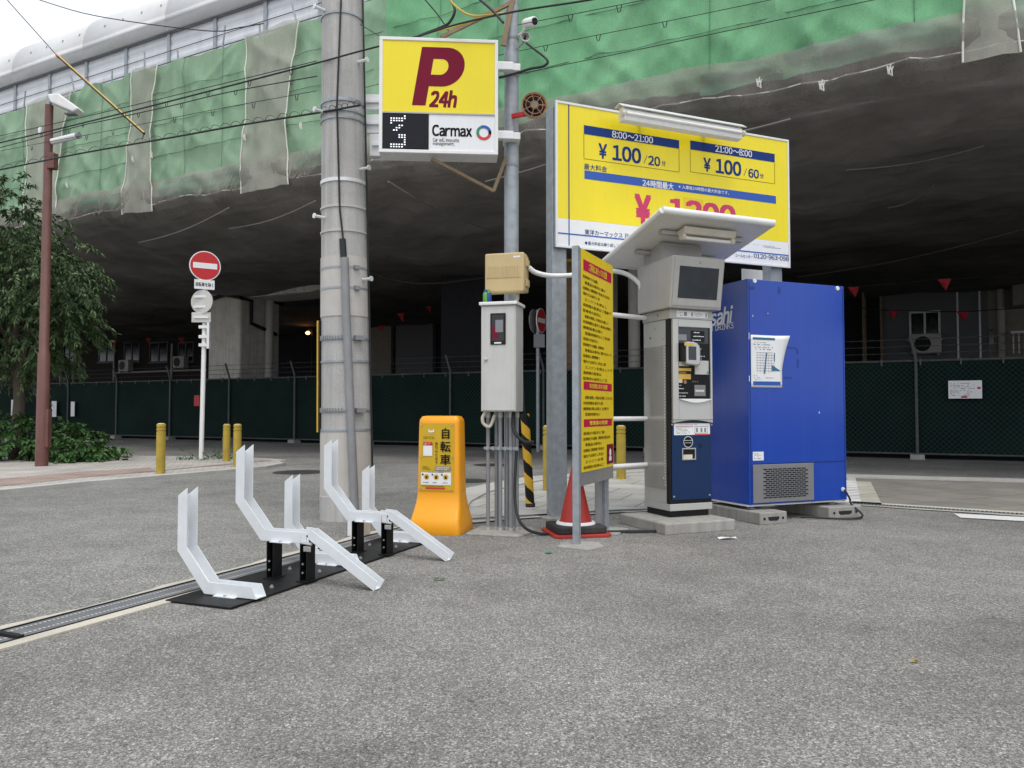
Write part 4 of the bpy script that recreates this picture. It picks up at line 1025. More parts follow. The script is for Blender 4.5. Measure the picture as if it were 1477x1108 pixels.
# flat cable guard on the front, slightly crossing the pole
def upt(px, py, off=0.03):
    z = uz(py); P = AT(px, py, UB.y - ur(z) - off); return Vector((P.x - UB.x, -ur(z) - off, P.z))
gpts = [upt(497, 372), upt(499, 440), upt(504, 560), upt(512, 740)]
mb = MB(); mb.tube(gpts, 0.037, 10); mb.build('cable_guard', 'pvc', up, smooth=True)
MB().tube([upt(492, 0, .012), upt(486, 150, .012), upt(490, 300, .012), upt(495, 345, .012), upt(496, 375, .02)], 0.009, 6).build('ground_wire', 'cable', up)
MB().tube([upt(494, 345, .01), upt(497, 395, .02)], 0.03, 8).build('cable_boot', 'cable', up, smooth=True)
mb = MB()
a = radians(-166); d = Vector((cos(a), sin(a), 0)); z0, z1 = uz(624), uz(460)
p0 = uc(z0) + d * (ur(z0) + .015); p1 = uc(z1) + d * (ur(z1) + .015)
MB().bar(p0, p1, 0.035, 0.04).build('yellow_strip', 'hazy', up)
a = radians(-158); d = Vector((cos(a), sin(a), 0)); MB().bar(uc(z0) + d * (ur(z0) + .012), uc(z1) + d * (ur(z1) + .012), 0.02, 0.03).build('dark_strip', 'black', up)
a = radians(-8); d = Vector((cos(a), sin(a), 0)); MB().tube([uc(z) + d * (ur(z) + .018) for z in (0.1, 1.0, 2.0, 3.0, 5.2)], 0.009, 6).build('side_cable', 'cable', up)
# backs of plates fixed to its right side
pb = thing('plate_signs', 'weathered white sign plates fixed behind the yellow parking sign on the utility pole', 'sign', UB, 0)
for (x0, y0, x1, y1) in ((520, 136, 560, 158), (521, 165, 560, 192), (533, 193, 580, 225)):
    A = AT(x0, y0, 7.25); B = AT(x1, y1, 7.25)
    pnl = MB().box(A.x - UB.x, B.x - UB.x, 0.08, 0.11, B.z, A.z).build('plate', 'signwhite', pb, bevel=0.004)
    MB().box(A.x - UB.x + .03, B.x - UB.x, 0.06, 0.08, (A.z + B.z) / 2 - .012, (A.z + B.z) / 2 + .012).build('plate_rib', 'alu', pnl)

# ------------------------------------------------------------------ P sign with pole
PP = Vector((-0.005, 6.75, 0))
ppole = thing('sign_pole', 'round galvanised pole carrying the yellow parking sign and control boxes', 'pole', PP, 0)
MB().tube([(0, 0, 0), (0, 0, 6.6)], 0.064, 20).build('shaft', 'galv', ppole, smooth=True)
def ppx(px, py, Y=None):
    Y = Y or PP.y; P = AT(px, py, Y); return Vector((P.x - PP.x, P.y - PP.y, P.z))
mb = MB()
for py in (58, 94, 194, 240):
    z = ppx(738, py).z; MB().tube([(0, 0, z - .01), (0, 0, z + .01)], 0.068, 18).build('band', 'pvc', ppole, smooth=True)
MB().bar(ppx(726, 66, 6.66), ppx(741, -8, 6.66), 0.045, 0.03).build('angle_bar', 'brown', ppole)
PO = AT(547.5, 49, 6.43); PA = radians(4.0)
PO.z = 0
ps = thing('parking_sign', 'square illuminated box sign with maroon P on yellow, on the round pole', 'sign', PO, PA)
def P2(cx, cy, off=0.0): return ON(PO, PA, 450 + cx / 4.22, cy / 4.22, off)
xl, zt = P2(411, 209); xr, _ = P2(1133, 258); _, zb = P2(411, 912)
zbr = P2(1133, 957)[1]; zb = (zb + zbr) / 2; ztr = P2(1133, 258)[1]; zt = (zt + ztr) / 2
MB().box(xl, xr, 0.012, 0.22, zb, zt).build('cabinet', 'alu', ps, bevel=0.006)
fr = MB(); e = 0.028
fr.box(xl, xr, -0.006, 0.012, zt - e, zt).box(xl, xr, -0.006, 0.012, zb, zb + e).box(xl, xl + e, -0.006, 0.012, zb + e, zt - e).box(xr - e, xr, -0.006, 0.012, zb + e, zt - e)
fr.build('frame', 'white', ps, bevel=0.003)
_, zm = P2(445, 672); _, zm2 = P2(1105, 702); zm = (zm + zm2) / 2
face = MB().box(xl + e, xr - e, 0.002, 0.0115, zm, zt - e).build('yellow_face', 'yellow', ps)
_, zc = P2(445, 690); zc = zm - 0.012
MB().box(xl + e, xr - e, -0.004, 0.0115, zc, zm).build('divider', 'greige', ps)
xd, _ = P2(711, 800)
led = MB().box(xl + e, xd, 0.0, 0.0115, zb + e, zc).build('display', 'cam_dark', ps)
x0, z1 = P2(470, 698); x1, z0 = P2(680, 905)
MB().rect(x0, x1, z0, z1, -0.0025).build('dot_board', 'led_off', led)
on = ['....#.', '#####.', '#####.', '#.....', '...##.', '..##..', '..##..', '......', '...##.', '...###', '.....#', '#####.', '#####.']
on = ['.....1', '111111', '11111.', '1.....', '...11.', '..11..', '.11...', '......', '...111', '...111', '.....1', '.....1', '111111', '11111.']
dm = MB(); cw = (x1 - x0) * 0.47 / 6; chh = (z1 - z0) / 14
for j, row in enumerate(on):
    for i, ch in enumerate(row):
        if ch == '1': dm.rect(x0 + .006 + i * cw + .005, x0 + .006 + (i + 1) * cw - .005, z1 - (j + 1) * chh + .005, z1 - j * chh - .005, -0.004)
dm.build('lit_dots', 'led_on', led)
lg = MB()
for i in range(15): lg.rect(x0, x1, z0 + i * chh - .001, z0 + i * chh + .001, -0.0032)
lg.build('dot_grid', 'cam_dark', led)
MB().box(xd, xr - e, 0.004, 0.0115, zb + e, zc).build('white_face', 'signwhite', ps)
lt = MB()
# slanted P drawn as an outline
def parc(cx, cy, rx, ry, a0, a1, n): return [(cx + rx * cos(radians(a0 + (a1 - a0) * k / n)), cy + ry * sin(radians(a0 + (a1 - a0) * k / n))) for k in range(n + 1)]
outer = [(0, 0), (0.155, 0), (0.155, 0.33), (0.30, 0.33)] + parc(0.30, 0.665, 0.225, 0.335, -90, 90, 20) + [(0, 1.0)]
inner = [(0.155, 0.53), (0.255, 0.53)] + parc(0.255, 0.665, 0.085, 0.135, -90, 90, 12) + [(0.155, 0.80)]
a = P2(608, 640); b = P2(670, 285); c_ = P2(928, 400)
H = b[1] - a[1]; Wd = (c_[0] - a[0] - (b[0] - a[0]) * 0.66) / 0.525; sl = (b[0] - a[0]) / H
def pmap(u, v): return (a[0] + u * Wd + sl * v * H, 0.0005, a[1] + v * H)
loop = outer + [outer[0]] + [(0.155, 0.53)]
polys = [[(0, 0), (0.155, 0), (0.155, 0.33), (0.155, 0.53), (0.155, 0.80), (0.155, 1.0), (0, 1.0)]]
oa = [(0.155, 0.33)] + [(0.30, 0.33)] + parc(0.30, 0.665, 0.225, 0.335, -90, 90, 24)[1:] + [(0.155, 1.0)]
ia = [(0.155, 0.53)] + [(0.255, 0.53)] + parc(0.255, 0.665, 0.085, 0.135, -90, 90, 24)[1:] + [(0.155, 0.80)]
for k in range(len(oa) - 1): polys.append([oa[k], oa[k + 1], ia[k + 1], ia[k]])
for pl_ in polys: lt.add([pmap(u, v) for u, v in pl_], [tuple(range(len(pl_)))])
A = P2(716, 645); B = P2(893, 555)
put_text(lt, '24h', (A[0], A[1] - .004, B[0] - 0.03, B[1]), 0.0005, 0.05, 0.16)
lt.build('lettering', 'maroon', face, fix=False)
A = P2(733, 826); B = P2(972, 768); t2_ = MB(); put_text(t2_, 'Carmax', (A[0], A[1], B[0], B[1] + .003), 0.002, 0.036)
A = P2(736, 862); B = P2(895, 842); put_text(t2_, 'Car will innovate', (A[0], A[1], B[0], B[1]), 0.002, 0.012)
A = P2(736, 888); B = P2(868, 868); put_text(t2_, 'management.', (A[0], A[1], B[0], B[1]), 0.002, 0.012)
t2_.build('lettering', 'ink', ps, fix=False)
cc = P2(1046, 808); rr = P2(1092, 808)[0] - cc[0]
for (a0, a1, m_, nm) in ((20, 110, 'blue', 'emblem'), (105, 215, 'lgreen', 'emblem'), (205, 345, 'lred', 'emblem'), (-20, 25, 'ink', 'emblem')):
    MB().ring(cc, rr * 0.62, rr, 0.002 - 0.0004 * (a0 % 7), 20, radians(a0), radians(a1)).build(nm, m_, ps, fix=False)
mb = MB()
for cy in (372, 798):
    z = P2(1133, cy)[1]; mb = MB(); mb.box(xr, xr + 0.14, 0.08, 0.14, z - .035, z + .035); mb.box(xr + .06, xr + .2, 0.10, 0.30, z - .03, z + .03); mb.build('bracket', 'alu', ps, bevel=0.004)
mb = MB()
def psl(px, py, Y): P = AT(px, py, Y); lx, ly = axes(PA); d = P - PO; return Vector((d.dot(lx), d.dot(ly), P.z))
MB().bar(psl(636, 54, 6.55), psl(742, 2, 6.68), 0.035, 0.03).build('stay_bar', 'brown', ps)
mb.bar(psl(622, 229, 6.52), psl(712, 276, 6.72), 0.03, 0.025); mb.bar(psl(712, 276, 6.72), psl(731, 226, 6.72), 0.035, 0.03)
mb.build('stay_bar', 'brown', ps)
# devices on the pole
def dev(name, label, cat, px, py, Y): P = AT(px, py, Y); return thing(name, label, cat, P, 0)
d_ = dev('security_camera', 'white bullet security camera near the top of the round pole', 'camera', 763, 33, 6.6)
axc = Vector((0.5, -0.75, -0.25)).normalized()
MB().lathe(-axc * 0.06, [(0.038, 0), (0.042, 0.02), (0.042, 0.14), (0.036, 0.15)], 18, axc).build('body', 'white', d_, smooth=True)
MB().lathe(axc * 0.088, [(0.030, 0), (0.030, 0.006)], 18, axc).build('lens', 'cam_dark', d_)
MB().tube([(-0.03, 0.02, -0.02), (-0.06, 0.08, -0.05), (-0.10, 0.14, -0.05)], 0.012, 8).build('bracket', 'white', d_)
d_ = dev('horn_speaker', 'small round grey speaker under the white camera on the round pole', 'speaker', 756, 53, 6.58)
MB().lathe((0, 0.07, 0), [(0.02, 0), (0.028, 0.03), (0.042, 0.07), (0.044, 0.075), (0.036, 0.072), (0.022, 0.045)], 20, (0.15, -1, 0)).build('horn', 'greige', d_, smooth=True)
MB().lathe((0.006, 0.028, 0), [(0.014, 0), (0.010, 0.035)], 14, (0.15, -1, 0)).build('cone', 'cam_dark', d_)
MB().tube([(0, 0.07, -0.01), (-0.06, 0.12, -0.05)], 0.01, 6).build('bracket', 'galv', d_)
d_ = dev('round_fan', 'round rusty orange fan with spoked guard on a red bracket', 'fan', 770.5, 152, 6.55)
axf = Vector((0.12, -0.99, -0.05)).normalized(); sx_ = Vector((axf.y * -1, axf.x, 0)).normalized(); sy_ = axf.cross(sx_)
MB().lathe(-axf * 0.05, [(0.06, 0), (0.105, 0.02), (0.112, 0.05), (0.104, 0.052), (0.097, 0.05), (0.096, 0.012)], 28, axf).build('housing', 'rust', d_, smooth=True)
MB().lathe(-axf * 0.037, [(0.0955, 0), (0.09, 0.006)], 28, axf).build('dark_core', 'cam_dark', d_)
g_ = MB()
for r_ in (0.108, 0.075):
    g_.tube([axf * 0.012 + (sx_ * cos(a) + sy_ * sin(a)) * r_ for a in [2 * pi * k / 28 for k in range(29)]], 0.004, 5, False)
for k in range(7):
    a = 2 * pi * k / 7; v_ = sx_ * cos(a) + sy_ * sin(a); g_.tube([axf * 0.016 + v_ * 0.025, axf * 0.012 + v_ * 0.11], 0.0042, 5)
g_.build('wire_guard', 'rust', d_); MB().lathe(axf * 0.006, [(0.040, 0), (0.034, 0.014)], 16, axf).build('hub', 'brown', d_)
for k in range(9):
    pass
MB().bar((-0.19, 0.12, -0.05), (-0.05, 0.05, -0.05), 0.03, 0.035).build('bracket', 'signred', d_)

# control box, beige box, cans
CB = AT(745, 592, 6.18); CB.z = 0; CA = radians(-15)
cb_ = thing('control_box', 'tall pale grey control cabinet with small dark window on the round pole', 'control box', CB, CA)
def c7(cx, cy): return ON(CB, CA, 440 + cx / 3.6925, 350 + cy / 3.6925)
xl, zt = c7(937, 345); xr, zt2 = c7(1123, 330); _, zb = c7(1123, 900)
MB().box(xl, xr, 0.004, 0.24, zb, zt2).build('cabinet', 'boxgrey', cb_, bevel=0.006)
MB().box(xl + .006, xr - .008, -0.004, 0.0035, zb + .008, zt2 - .012).build('door', 'boxgrey', cb_, bevel=0.004)
MB().box(xl - .012, xr + .014, -0.022, 0.255, zt2 + .001, zt2 + .028).build('rain_cap', 'white', cb_, bevel=0.006)
a = c7(988, 545); b = c7(1070, 375)
MB().box(a[0], b[0], -0.012, -0.0045, a[1], b[1]).build('window', 'black', cb_, bevel=0.004)
MB().box(a[0] + .014, b[0] - .014, -0.014, -0.0125, a[1] + .03, b[1] - .014).build('window_pane', 'glassdark', cb_)
MB().box(a[0] + .02, a[0] + .04 + .03, -0.0155, -0.0142, a[1] + .05, a[1] + .16).build('meter', 'maroon', cb_)
MB().box(a[0] + .045, b[0] - .02, -0.0165, -0.0156, a[1] + .10, a[1] + .2).build('meter_plate', 'inkgrey', cb_)
MB().box(a[0] + .035, b[0] - .035, -0.014, -0.0125, a[1] + .008, a[1] + .02).build('name_plate', 'white', cb_)
k = c7(964, 622); MB().lathe((k[0], -0.004, k[1]), [(0.016, 0), (0.016, 0.01), (0.008, 0.012)], 14, (0, -1, 0)).build('lock', 'steel', cb_, smooth=True)
pp = MB(); ft = MB()
for i, x in enumerate((0.03, 0.085, 0.13, 0.17, 0.215, 0.25)):
    y = 0.10 + 0.05 * (i % 2); xx = xl + x * (xr - xl) / 0.28
    pp.tube([(xx, y, 0.03), (xx, y, zb - .001)], 0.0165, 12); ft.tube([(xx, y, 0.0), (xx, y, 0.045)], 0.022, 12); ft.tube([(xx, y, zb - .05), (xx, y, zb - .002)], 0.021, 12)
pp.build('conduit', 'pvc', cb_, smooth=True); ft.build('conduit_fitting', 'greige', cb_, smooth=True)
mb = MB(); mb.box(xl, xr, 0.08, 0.095, 0.68, 0.70)
for i in range(6): mb.box(xl + .02 + i * .05, xl + .045 + i * .05, 0.07, 0.08, 0.675, 0.705)
mb.build('conduit_clamp', 'galv', cb_)
mb = MB(); mb.tube(sm([(xl + .02, 0.08, zb), (xl + .0, 0.05, zb - .05), (xl + .01, 0.05, zb - .10), (xl + .06, 0.06, zb - .12), (xl + .09, 0.09, zb - .03)]), 0.014, 8); mb.build('elbow', 'ivory', cb_, smooth=True)
MB().tube(sm([(xr - .05, 0.1, zb), (xr - .03, 0.05, zb - .15), (xr + .05, 0.05, zb - .24), (xr + .12, 0.1, zb - .25)]), 0.015, 8).build('hose', 'cable', cb_, smooth=True)
MB().tube(sm([(xr - .02, 0.1, 0.7), (xr - .015, 0.02, 0.3), (xr + .06, -0.05, 0.10), (xr + .2, 0.02, 0.02), (xr + .4, 0.16, 0.02), (xr + .8, 0.3, 0.02), (xr + 1.2, 0.45, 0.02)]), 0.012, 8).build('hose', 'cable', cb_, smooth=True)
mb = MB(); mb.prism([(xl - .1, -0.10), (xr + .05, -0.12), (xr + .12, 0.15), (xr + .05, 0.36), (xl - .1, 0.33)], lambda a_, b_, c_: (a_, b_, c_), 0.0, 0.02); mb.build('concrete_foot', 'conc', cb_, bevel=0.008)
BB = AT(755.5, 592, 6.30); BB.z = 0
bb = thing('junction_box', 'beige plastic junction box on the round pole above the grey cabinet', 'junction box', BB, CA)
def c7b(cx, cy): return ON(BB, CA, 440 + cx / 3.6925, 350 + cy / 3.6925)
xl2, zt_ = c7b(957, 55); xr2, zt3 = c7b(1165, 42); _, zb_ = c7b(957, 255); 
MB().box(xl2, xr2, 0.0, 0.13, zb_ - .02, zt3 - .01).build('lid', 'beige', bb, bevel=0.014, seg=3)
MB().box(xl2 + .01, xr2 - .005, 0.131, 0.19, zb_ - .01, zt3 - .02).build('back', 'beige', bb, bevel=0.01)
mb = MB(); n = 14
for i in range(n):
    x = xl2 + .02 + i * (xr2 - xl2 - .05) / n; mb.box(x, x + .012, -0.005, -0.001, zb_ + .10, zb_ + .20)
mb.build('rib', 'beige', bb, bevel=0.002)
mb = MB()
for i in range(16): 
    x = xl2 + .02 + i * (xr2 - xl2 - .04) / 16; mb.rect(x, x + .010, zb_ + .094, zb_ + .097, -0.0008)
mb.build('slot_line', 'brown', bb)
mb = MB()
for z in (zb_ + .06, zt3 - .09): mb.box(xr2 + .0005, xr2 + .016, 0.06, 0.14, z - .03, z + .03)
mb.build('latch', 'beige', bb, bevel=0.004)
MB().rect(xr2 - .09, xr2 - .03, zt3 - .055, zt3 - .04, -0.0012).build('name_label', 'white', bb)
MB().tube([(xr2 - .09, 0.15, zb_ - .01), (xr2 - .09, 0.14, zb_ - .06), (xr2 - .13, 0.13, zb_ - .13)], 0.016, 8).build('elbow', 'ivory', bb, smooth=True)
for (px, m1, m2, lab) in ((700.5, 'cangreen', 'canblue', 'green topped drink can on the left front corner of the grey cabinet'), (705, 'canblue', 'cangreen', 'blue drink can beside the green one on the grey cabinet')):
    P = AT(px, 435, CB.y + 0.12); ztop = zt2 + 0.029
    root = thing('drink_can', lab, 'can', (P.x, P.y, ztop), 0, 'drink cans on the grey cabinet')
    MB().lathe((0, 0, 0), [(0.020, 0), (0.023, 0.008), (0.023, 0.075), (0.017, 0.085)], 16).build('can_body', m1, root, smooth=True)
    MB().lathe((0, 0, 0.085), [(0.017, 0), (0.015, 0.02), (0.006, 0.028)], 16).build('can_top', m2, root, smooth=True)
# white conduit from the beige box to the payment machine
pts = [AT(763, 386, 6.42), AT(772, 393, 6.45), AT(790, 397.5, 6.5), AT(810, 398, 6.55), AT(828, 396.5, 6.6), AT(860, 391, 6.7), AT(885, 391, 6.8), AT(905, 396, 6.85), AT(921, 408, 6.85), AT(926, 420, 6.85)]
tag(MB().tube(sm(pts), 0.021, 10).build('conduit', 'white', smooth=True), 'white bent conduit running from the beige box towards the payment machine', 'conduit')
# hazard pole
A = G(765, 733); B = AT(757, 597, A.y)
hp = thing('hazard_post', 'leaning guy wire guard striped yellow and black behind the conduits', 'guy guard', A, 0)
d = (Vector((B.x, B.y, B.z)) - A); L = d.length
mb = MB(); n = 48; segs = 200; vs = []
dn = d.normalized(); a_ = dn.cross(Vector((0, 1, 0))).normalized(); b_ = dn.cross(a_)
for j in range(segs + 1):
    for k in range(n): t = 2 * pi * k / n; vs.append(tuple(dn * (L * j / segs) + (a_ * cos(t) + b_ * sin(t)) * 0.045))
fs = []; mi = []
for j in range(segs):
    for k in range(n):
        fs.append((j*n+k, j*n+(k+1) % n, (j+1)*n+(k+1) % n, (j+1)*n+k)); mi.append(int(((j / 5 + k * 0.225) / 5.4) % 2 < 1))
mb.add(vs, fs); mb.mi = mi; mb.build('striped_tube', ['black', 'hazy'], hp, smooth=True)
MB().lathe((0, 0, -0.0), [(0.05, 0), (0.05, 0.05)], 20).build('foot', 'rubber', hp)
MB().tube([dn * (L - 0.02), dn * (L + 3.0)], 0.006, 5).build('guy_wire', 'cable', hp)

# ------------------------------------------------------------------ orange stand
SO = Vector((-0.605, 6.30, 0)); SA = radians(-14)
st = thing('sign_stand', 'orange plastic pavement sign with bicycle hire poster', 'sign stand', SO, SA)
def section(w, y0, y1, z, r=0.04, n=4):
    pts = []
    for (cx, cy, a0) in ((w/2 - r, y0 + r, -90), (w/2 - r, y1 - r, 0), (-w/2 + r, y1 - r, 90), (-w/2 + r, y0 + r, 180)):
        for k in range(n + 1): t = radians(a0 + 90 * k / n); pts.append((cx + r * cos(t), cy + r * sin(t), z))
    return pts
secs = [(0.43, -0.105, 0.30, 0.0, .03), (0.435, -0.11, 0.305, 0.02, .035), (0.425, -0.105, 0.295, 0.09, .035), (0.412, -0.085, 0.275, 0.13, .035), (0.398, -0.045, 0.245, 0.19, .035), (0.384, -0.018, 0.225, 0.245, .035), (0.375, -0.004, 0.212, 0.29, .035), (0.37, 0.0, 0.205, 0.33, .035),
        (0.352, 0.008, 0.19, 0.90, .035), (0.345, 0.012, 0.185, 0.925, .035), (0.315, 0.03, 0.168, 0.95, .03), (0.25, 0.055, 0.14, 0.955, .02)]
vs = []; fs = []
for s_ in secs: vs += section(s_[0], s_[1], s_[2], s_[3], s_[4])
n = len(section(1, 0, 1, 0))
for i in range(len(secs) - 1):
    for k in range(n): fs.append((i*n+k, i*n+(k+1) % n, (i+1)*n+(k+1) % n, (i+1)*n+k))
fs += [tuple(range(n - 1, -1, -1)), tuple(range((len(secs)-1)*n, len(secs)*n))]
MB().add(vs, fs).build('body', 'orange', st, smooth=True)
MB().box(0.1655, 0.186, 0.06, 0.15, 0.34, 0.36).build('grip_notch', 'orange', st)
# poster follows the slightly sloping front
Wp = (-0.152, 0.138); Zp = (0.345, 0.895)
def py_(z): return 0.0 + (z - 0.33) / 0.57 * 0.008
po = MB().add([(Wp[0], py_(Zp[0]) - .006, Zp[0]), (Wp[1], py_(Zp[0]) - .006, Zp[0]), (Wp[1], py_(Zp[1]) - .006, Zp[1]), (Wp[0], py_(Zp[1]) - .006, Zp[1]),
               (Wp[0], .012, Zp[0]), (Wp[1], .012, Zp[0]), (Wp[1], .016, Zp[1]), (Wp[0], .016, Zp[1])], [(0,1,2,3),(4,7,6,5),(0,4,5,1),(1,5,6,2),(2,6,7,3),(3,7,4,0)]).build('poster', 'mustard', st)
def pw(cx, cy):  # position inside the enlarged crop -> poster coordinates
    u = (cx - 75) / (555 - 75); v = (cy - 85) / (1100 - 85); return (Wp[0] + u * (Wp[1] - Wp[0]), Zp[1] - v * (Zp[1] - Zp[0]))
YP = -0.0075
def pbox(x0, y0, x1, y1): a = pw(x0, y1); b = pw(x1, y0); return (a[0], a[1], b[0], b[1])
tx = MB()
for ch, y0, y1 in (('自', 160, 318), ('転', 355, 515), ('車', 553, 712)): put_text(tx, ch, pbox(365, y0, 508, y1) if ch != '自' else pbox(388, y0, 490, y1), YP, 0.022)
for i, ch in enumerate('借りられます'): put_text(tx, ch, pbox(288 + (6 if i else 0), 370 + i * 57, 328, 370 + i * 57 + 47), YP, 0.008)
marks(tx, pbox(118, 282, 340, 325), YP, 2, 0.9, 3); marks(tx, pbox(110, 1022, 480, 1042), YP, 1, 0.95, 5)
marks(tx, pbox(110, 730, 240, 790), YP, 4, 0.6, 8)
tx.build('lettering', 'ink', po, fix=False)
def prect(name, x0, y0, x1, y1, m, y=YP): b = pbox(x0, y0, x1, y1); return MB().rect(b[0], b[2], b[1], b[3], y).build(name, m, po)
prect('red_header', 120, 370, 250, 422, 'signred'); prect('white_square', 120, 424, 250, 578, 'signwhite')
prect('dark_label', 290, 735, 512, 795, 'pvc'); prect('dark_strip', 195, 806, 412, 832, 'pvc'); prect('white_box', 88, 826, 518, 1012, 'signwhite'); prect('red_footer', 155, 1048, 430, 1078, 'lred')
dk = MB(); marks(dk, pbox(310, 742, 490, 788), YP - .001, 2, 0.9, 2); marks(dk, pbox(210, 810, 400, 828), YP - .001, 1, 0.8, 4); marks(dk, pbox(130, 378, 245, 412), YP - .001, 2, 0.7, 12)
em = pbox(195, 170, 275, 240)
dk.add([(em[0], YP, em[1] + (em[3]-em[1])*.3), (em[0], YP, em[3]), (em[0] + (em[2]-em[0])*.28, YP, em[1] + (em[3]-em[1])*.6), (em[0] + (em[2]-em[0])*.72, YP, em[1] + (em[3]-em[1])*.6), (em[2], YP, em[3]), (em[2], YP, em[1] + (em[3]-em[1])*.3)], [tuple(range(6))])
marks(dk, (em[0], em[1], em[2], em[1] + (em[3]-em[1])*.25), YP, 1, 0.9, 6)
dk.build('white_print', 'signwhite', po, fix=False)
ic = MB(); ic2 = MB()
for cx in (170, 308, 443):
    c0 = pw(cx, 895); ic.ring(c0, 0.0, 0.024, YP - .001, 24)
    ic2.rect(c0[0] - .010, c0[0] + .010, c0[1] - .014, c0[1] + .010, YP - .002); c1 = pw(cx - 55, 860); ic2.ring(c1, 0, 0.008, YP - .001, 14)
    marks(ic2, pbox(cx - 50, 965, cx + 40, 992), YP - .001, 1, 0.95, cx)
ic.build('round_icon', 'gold', po, fix=False); ic2.build('icon_detail', 'brownink', po, fix=False)
mb = MB()
for cx, cy in ((97, 115), (532, 115), (92, 592), (535, 595), (77, 1068), (518, 1080)): c0 = pw(cx, cy); mb.lathe((c0[0], YP + .001, c0[1]), [(0.007, 0), (0.005, 0.004)], 10, (0, -1, 0))
mb.build('screw', 'steel', po)

# ------------------------------------------------------------------ bike rack
RW = Vector((0.37, 0.929, 0)); RA = atan2(-0.37, 0.929)
RO = G(238, 870)
rk = thing('bike_rack', 'white channel bicycle rack with two raised trays and ramps on a black base plate', 'bike rack', RO, RA)
# local x = across (towards the ramps), local y = along the plate
MB().box(0, 0.43, 0, 2.16, 0.006, 0.018).build('base_plate', 'black', rk, bevel=0.003)
def channel(path, h, w, th=0.006, round_=0.0):
    # path: (x, z) of the floor line; side plates of height h stand on the inner side, floor between them
    n = len(path); nr = []
    for i in range(n):
        a = Vector(path[max(i-1, 0)]); b = Vector(path[min(i+1, n-1)]); p = Vector(path[i])
        if 0 < i < n - 1:
            d1 = (p - a).normalized(); d2 = (b - p).normalized(); n1 = Vector((-d1.y, d1.x)); n2_ = Vector((-d2.y, d2.x)); m_ = (n1 + n2_).normalized(); k = 1 / max(0.4, m_.dot(n1)); nr.append(m_ * k)
        else:
            d1 = (b - a).normalized(); nr.append(Vector((-d1.y, d1.x)))
    top = [Vector(p) + q * h for p, q in zip(path, nr)]; fl = [Vector(p) + q * th for p, q in zip(path, nr)]
    return top, fl
def rack_piece(name, path, h, w, yc, cut_top=None, cut_end=None):
    top, fl = channel(path, h, w)
    if cut_top: top[0] = top[0] + Vector(cut_top)
    if cut_end: top[-1] = top[-1] + Vector(cut_end)
    mb = MB(); n = len(path)
    for ys in (yc - w / 2, yc + w / 2 - 0.004):
        for i in range(n - 1):
            quad = [path[i], path[i+1], tuple(top[i+1]), tuple(top[i])]
            mb.prism([(q[0], q[1]) for q in quad], lambda a, b, c: (a, c, b), ys, ys + 0.004)
    for i in range(n - 1):
        quad = [path[i], path[i+1], tuple(fl[i+1]), tuple(fl[i])]
        mb.prism([(q[0], q[1]) for q in quad], lambda a, b, c: (a, c, b), yc - w / 2 + 0.004, yc + w / 2 - 0.004)
    return mb
GAP = 0.08
def tray(yc, zf, x0=0.107):
    path = [(x0 - 0.19, zf + 0.515), (x0 - 0.19, zf + 0.215), (x0, zf), (x0 + 0.30, zf), (x0 + 0.345, zf)]
    mb = rack_piece('wheel_tray', path, 0.064, GAP, yc, cut_top=(0.0, 0.045), cut_end=(-0.03, 0.0))
    o = mb.build('wheel_tray', 'rackwhite', rk, bevel=0.0012)
    f = MB(); f.box(x0 + .08, x0 + .22, yc - GAP/2 - .022, yc - GAP/2 + .001, zf - .003, zf + .002); f.box(x0 + .08, x0 + .22, yc + GAP/2 - .001, yc + GAP/2 + .022, zf - .003, zf + .002)
    f.build('mounting_flange', 'rackwhite', o)
    s = MB()
    for ys in (yc - GAP/2 - .012, yc + GAP/2 + .012): s.lathe((x0 + .15, ys, zf + .002), [(0.008, 0), (0.008, 0.006), (0.004, 0.008)], 8)
    s.build('bolt', 'steel', o)
ys = [0.2, 0.645, 1.10, 1.53, 2.02]
for i, yc in enumerate(ys):
    high = i % 2 == 1
    if not high: tray(yc, 0.022)
    else:
        tray(yc, 0.236)
        rp_ = [(0.40, 0.262), (0.47, 0.255), (0.875, 0.006)]
        mb = rack_piece('ramp', [(0.375, 0.262), (0.445, 0.258), (0.875, 0.004)], 0.058, GAP - 0.012, yc, cut_end=(0.0, 0.0))
        rm = mb.build('ramp', 'rackwhite', rk, bevel=0.0012)
        for (xa, xb) in ((0.15, 0.20), (0.385, 0.435)):
            pm = MB(); pm.box(xa, xa + .006, yc - .04, yc + .04, 0.0185, 0.232 if xa < .3 else 0.285); pm.box(xb - .006, xb, yc - .04, yc + .04, 0.0185, 0.232 if xa < .3 else 0.285); pm.box(xa + .006, xb - .006, yc + .0345, yc + .04, 0.0185, 0.232 if xa < .3 else 0.26)
            pm.box(xa - .015, xb + .015, yc - .055, yc + .055, 0.0185, 0.0235)
            pt = pm.build('support_post', 'black', rk, bevel=0.0015)
            bm_ = MB()
            for z in (0.07, 0.12): bm_.lathe(((xa + xb) / 2, yc - .041, z), [(0.006, 0), (0.006, 0.006)], 8, (0, -1, 0))
            bm_.build('bolt', 'steel', pt)
        tg = MB().box(0.425, 0.475, yc - .062, yc - .056, 0.195, 0.225); tg.build('name_tag', 'steel', rk, bevel=0.004)
        hb = MB().tube([(0.40, yc - .045, 0.24), (0.47, yc - .045, 0.235)], 0.009, 8); hb.build('hinge_pin', 'steel', rk)
mb = MB()
for y in (0.42, 0.86, 1.31, 1.77):
    for x in (0.12, 0.34): mb.lathe((x, y, 0.018), [(0.011, 0), (0.011, 0.009), (0.006, 0.011), (0.006, 0.018)], 8)
mb.build('anchor_bolt', 'steel', rk)
P = G(504, 785)
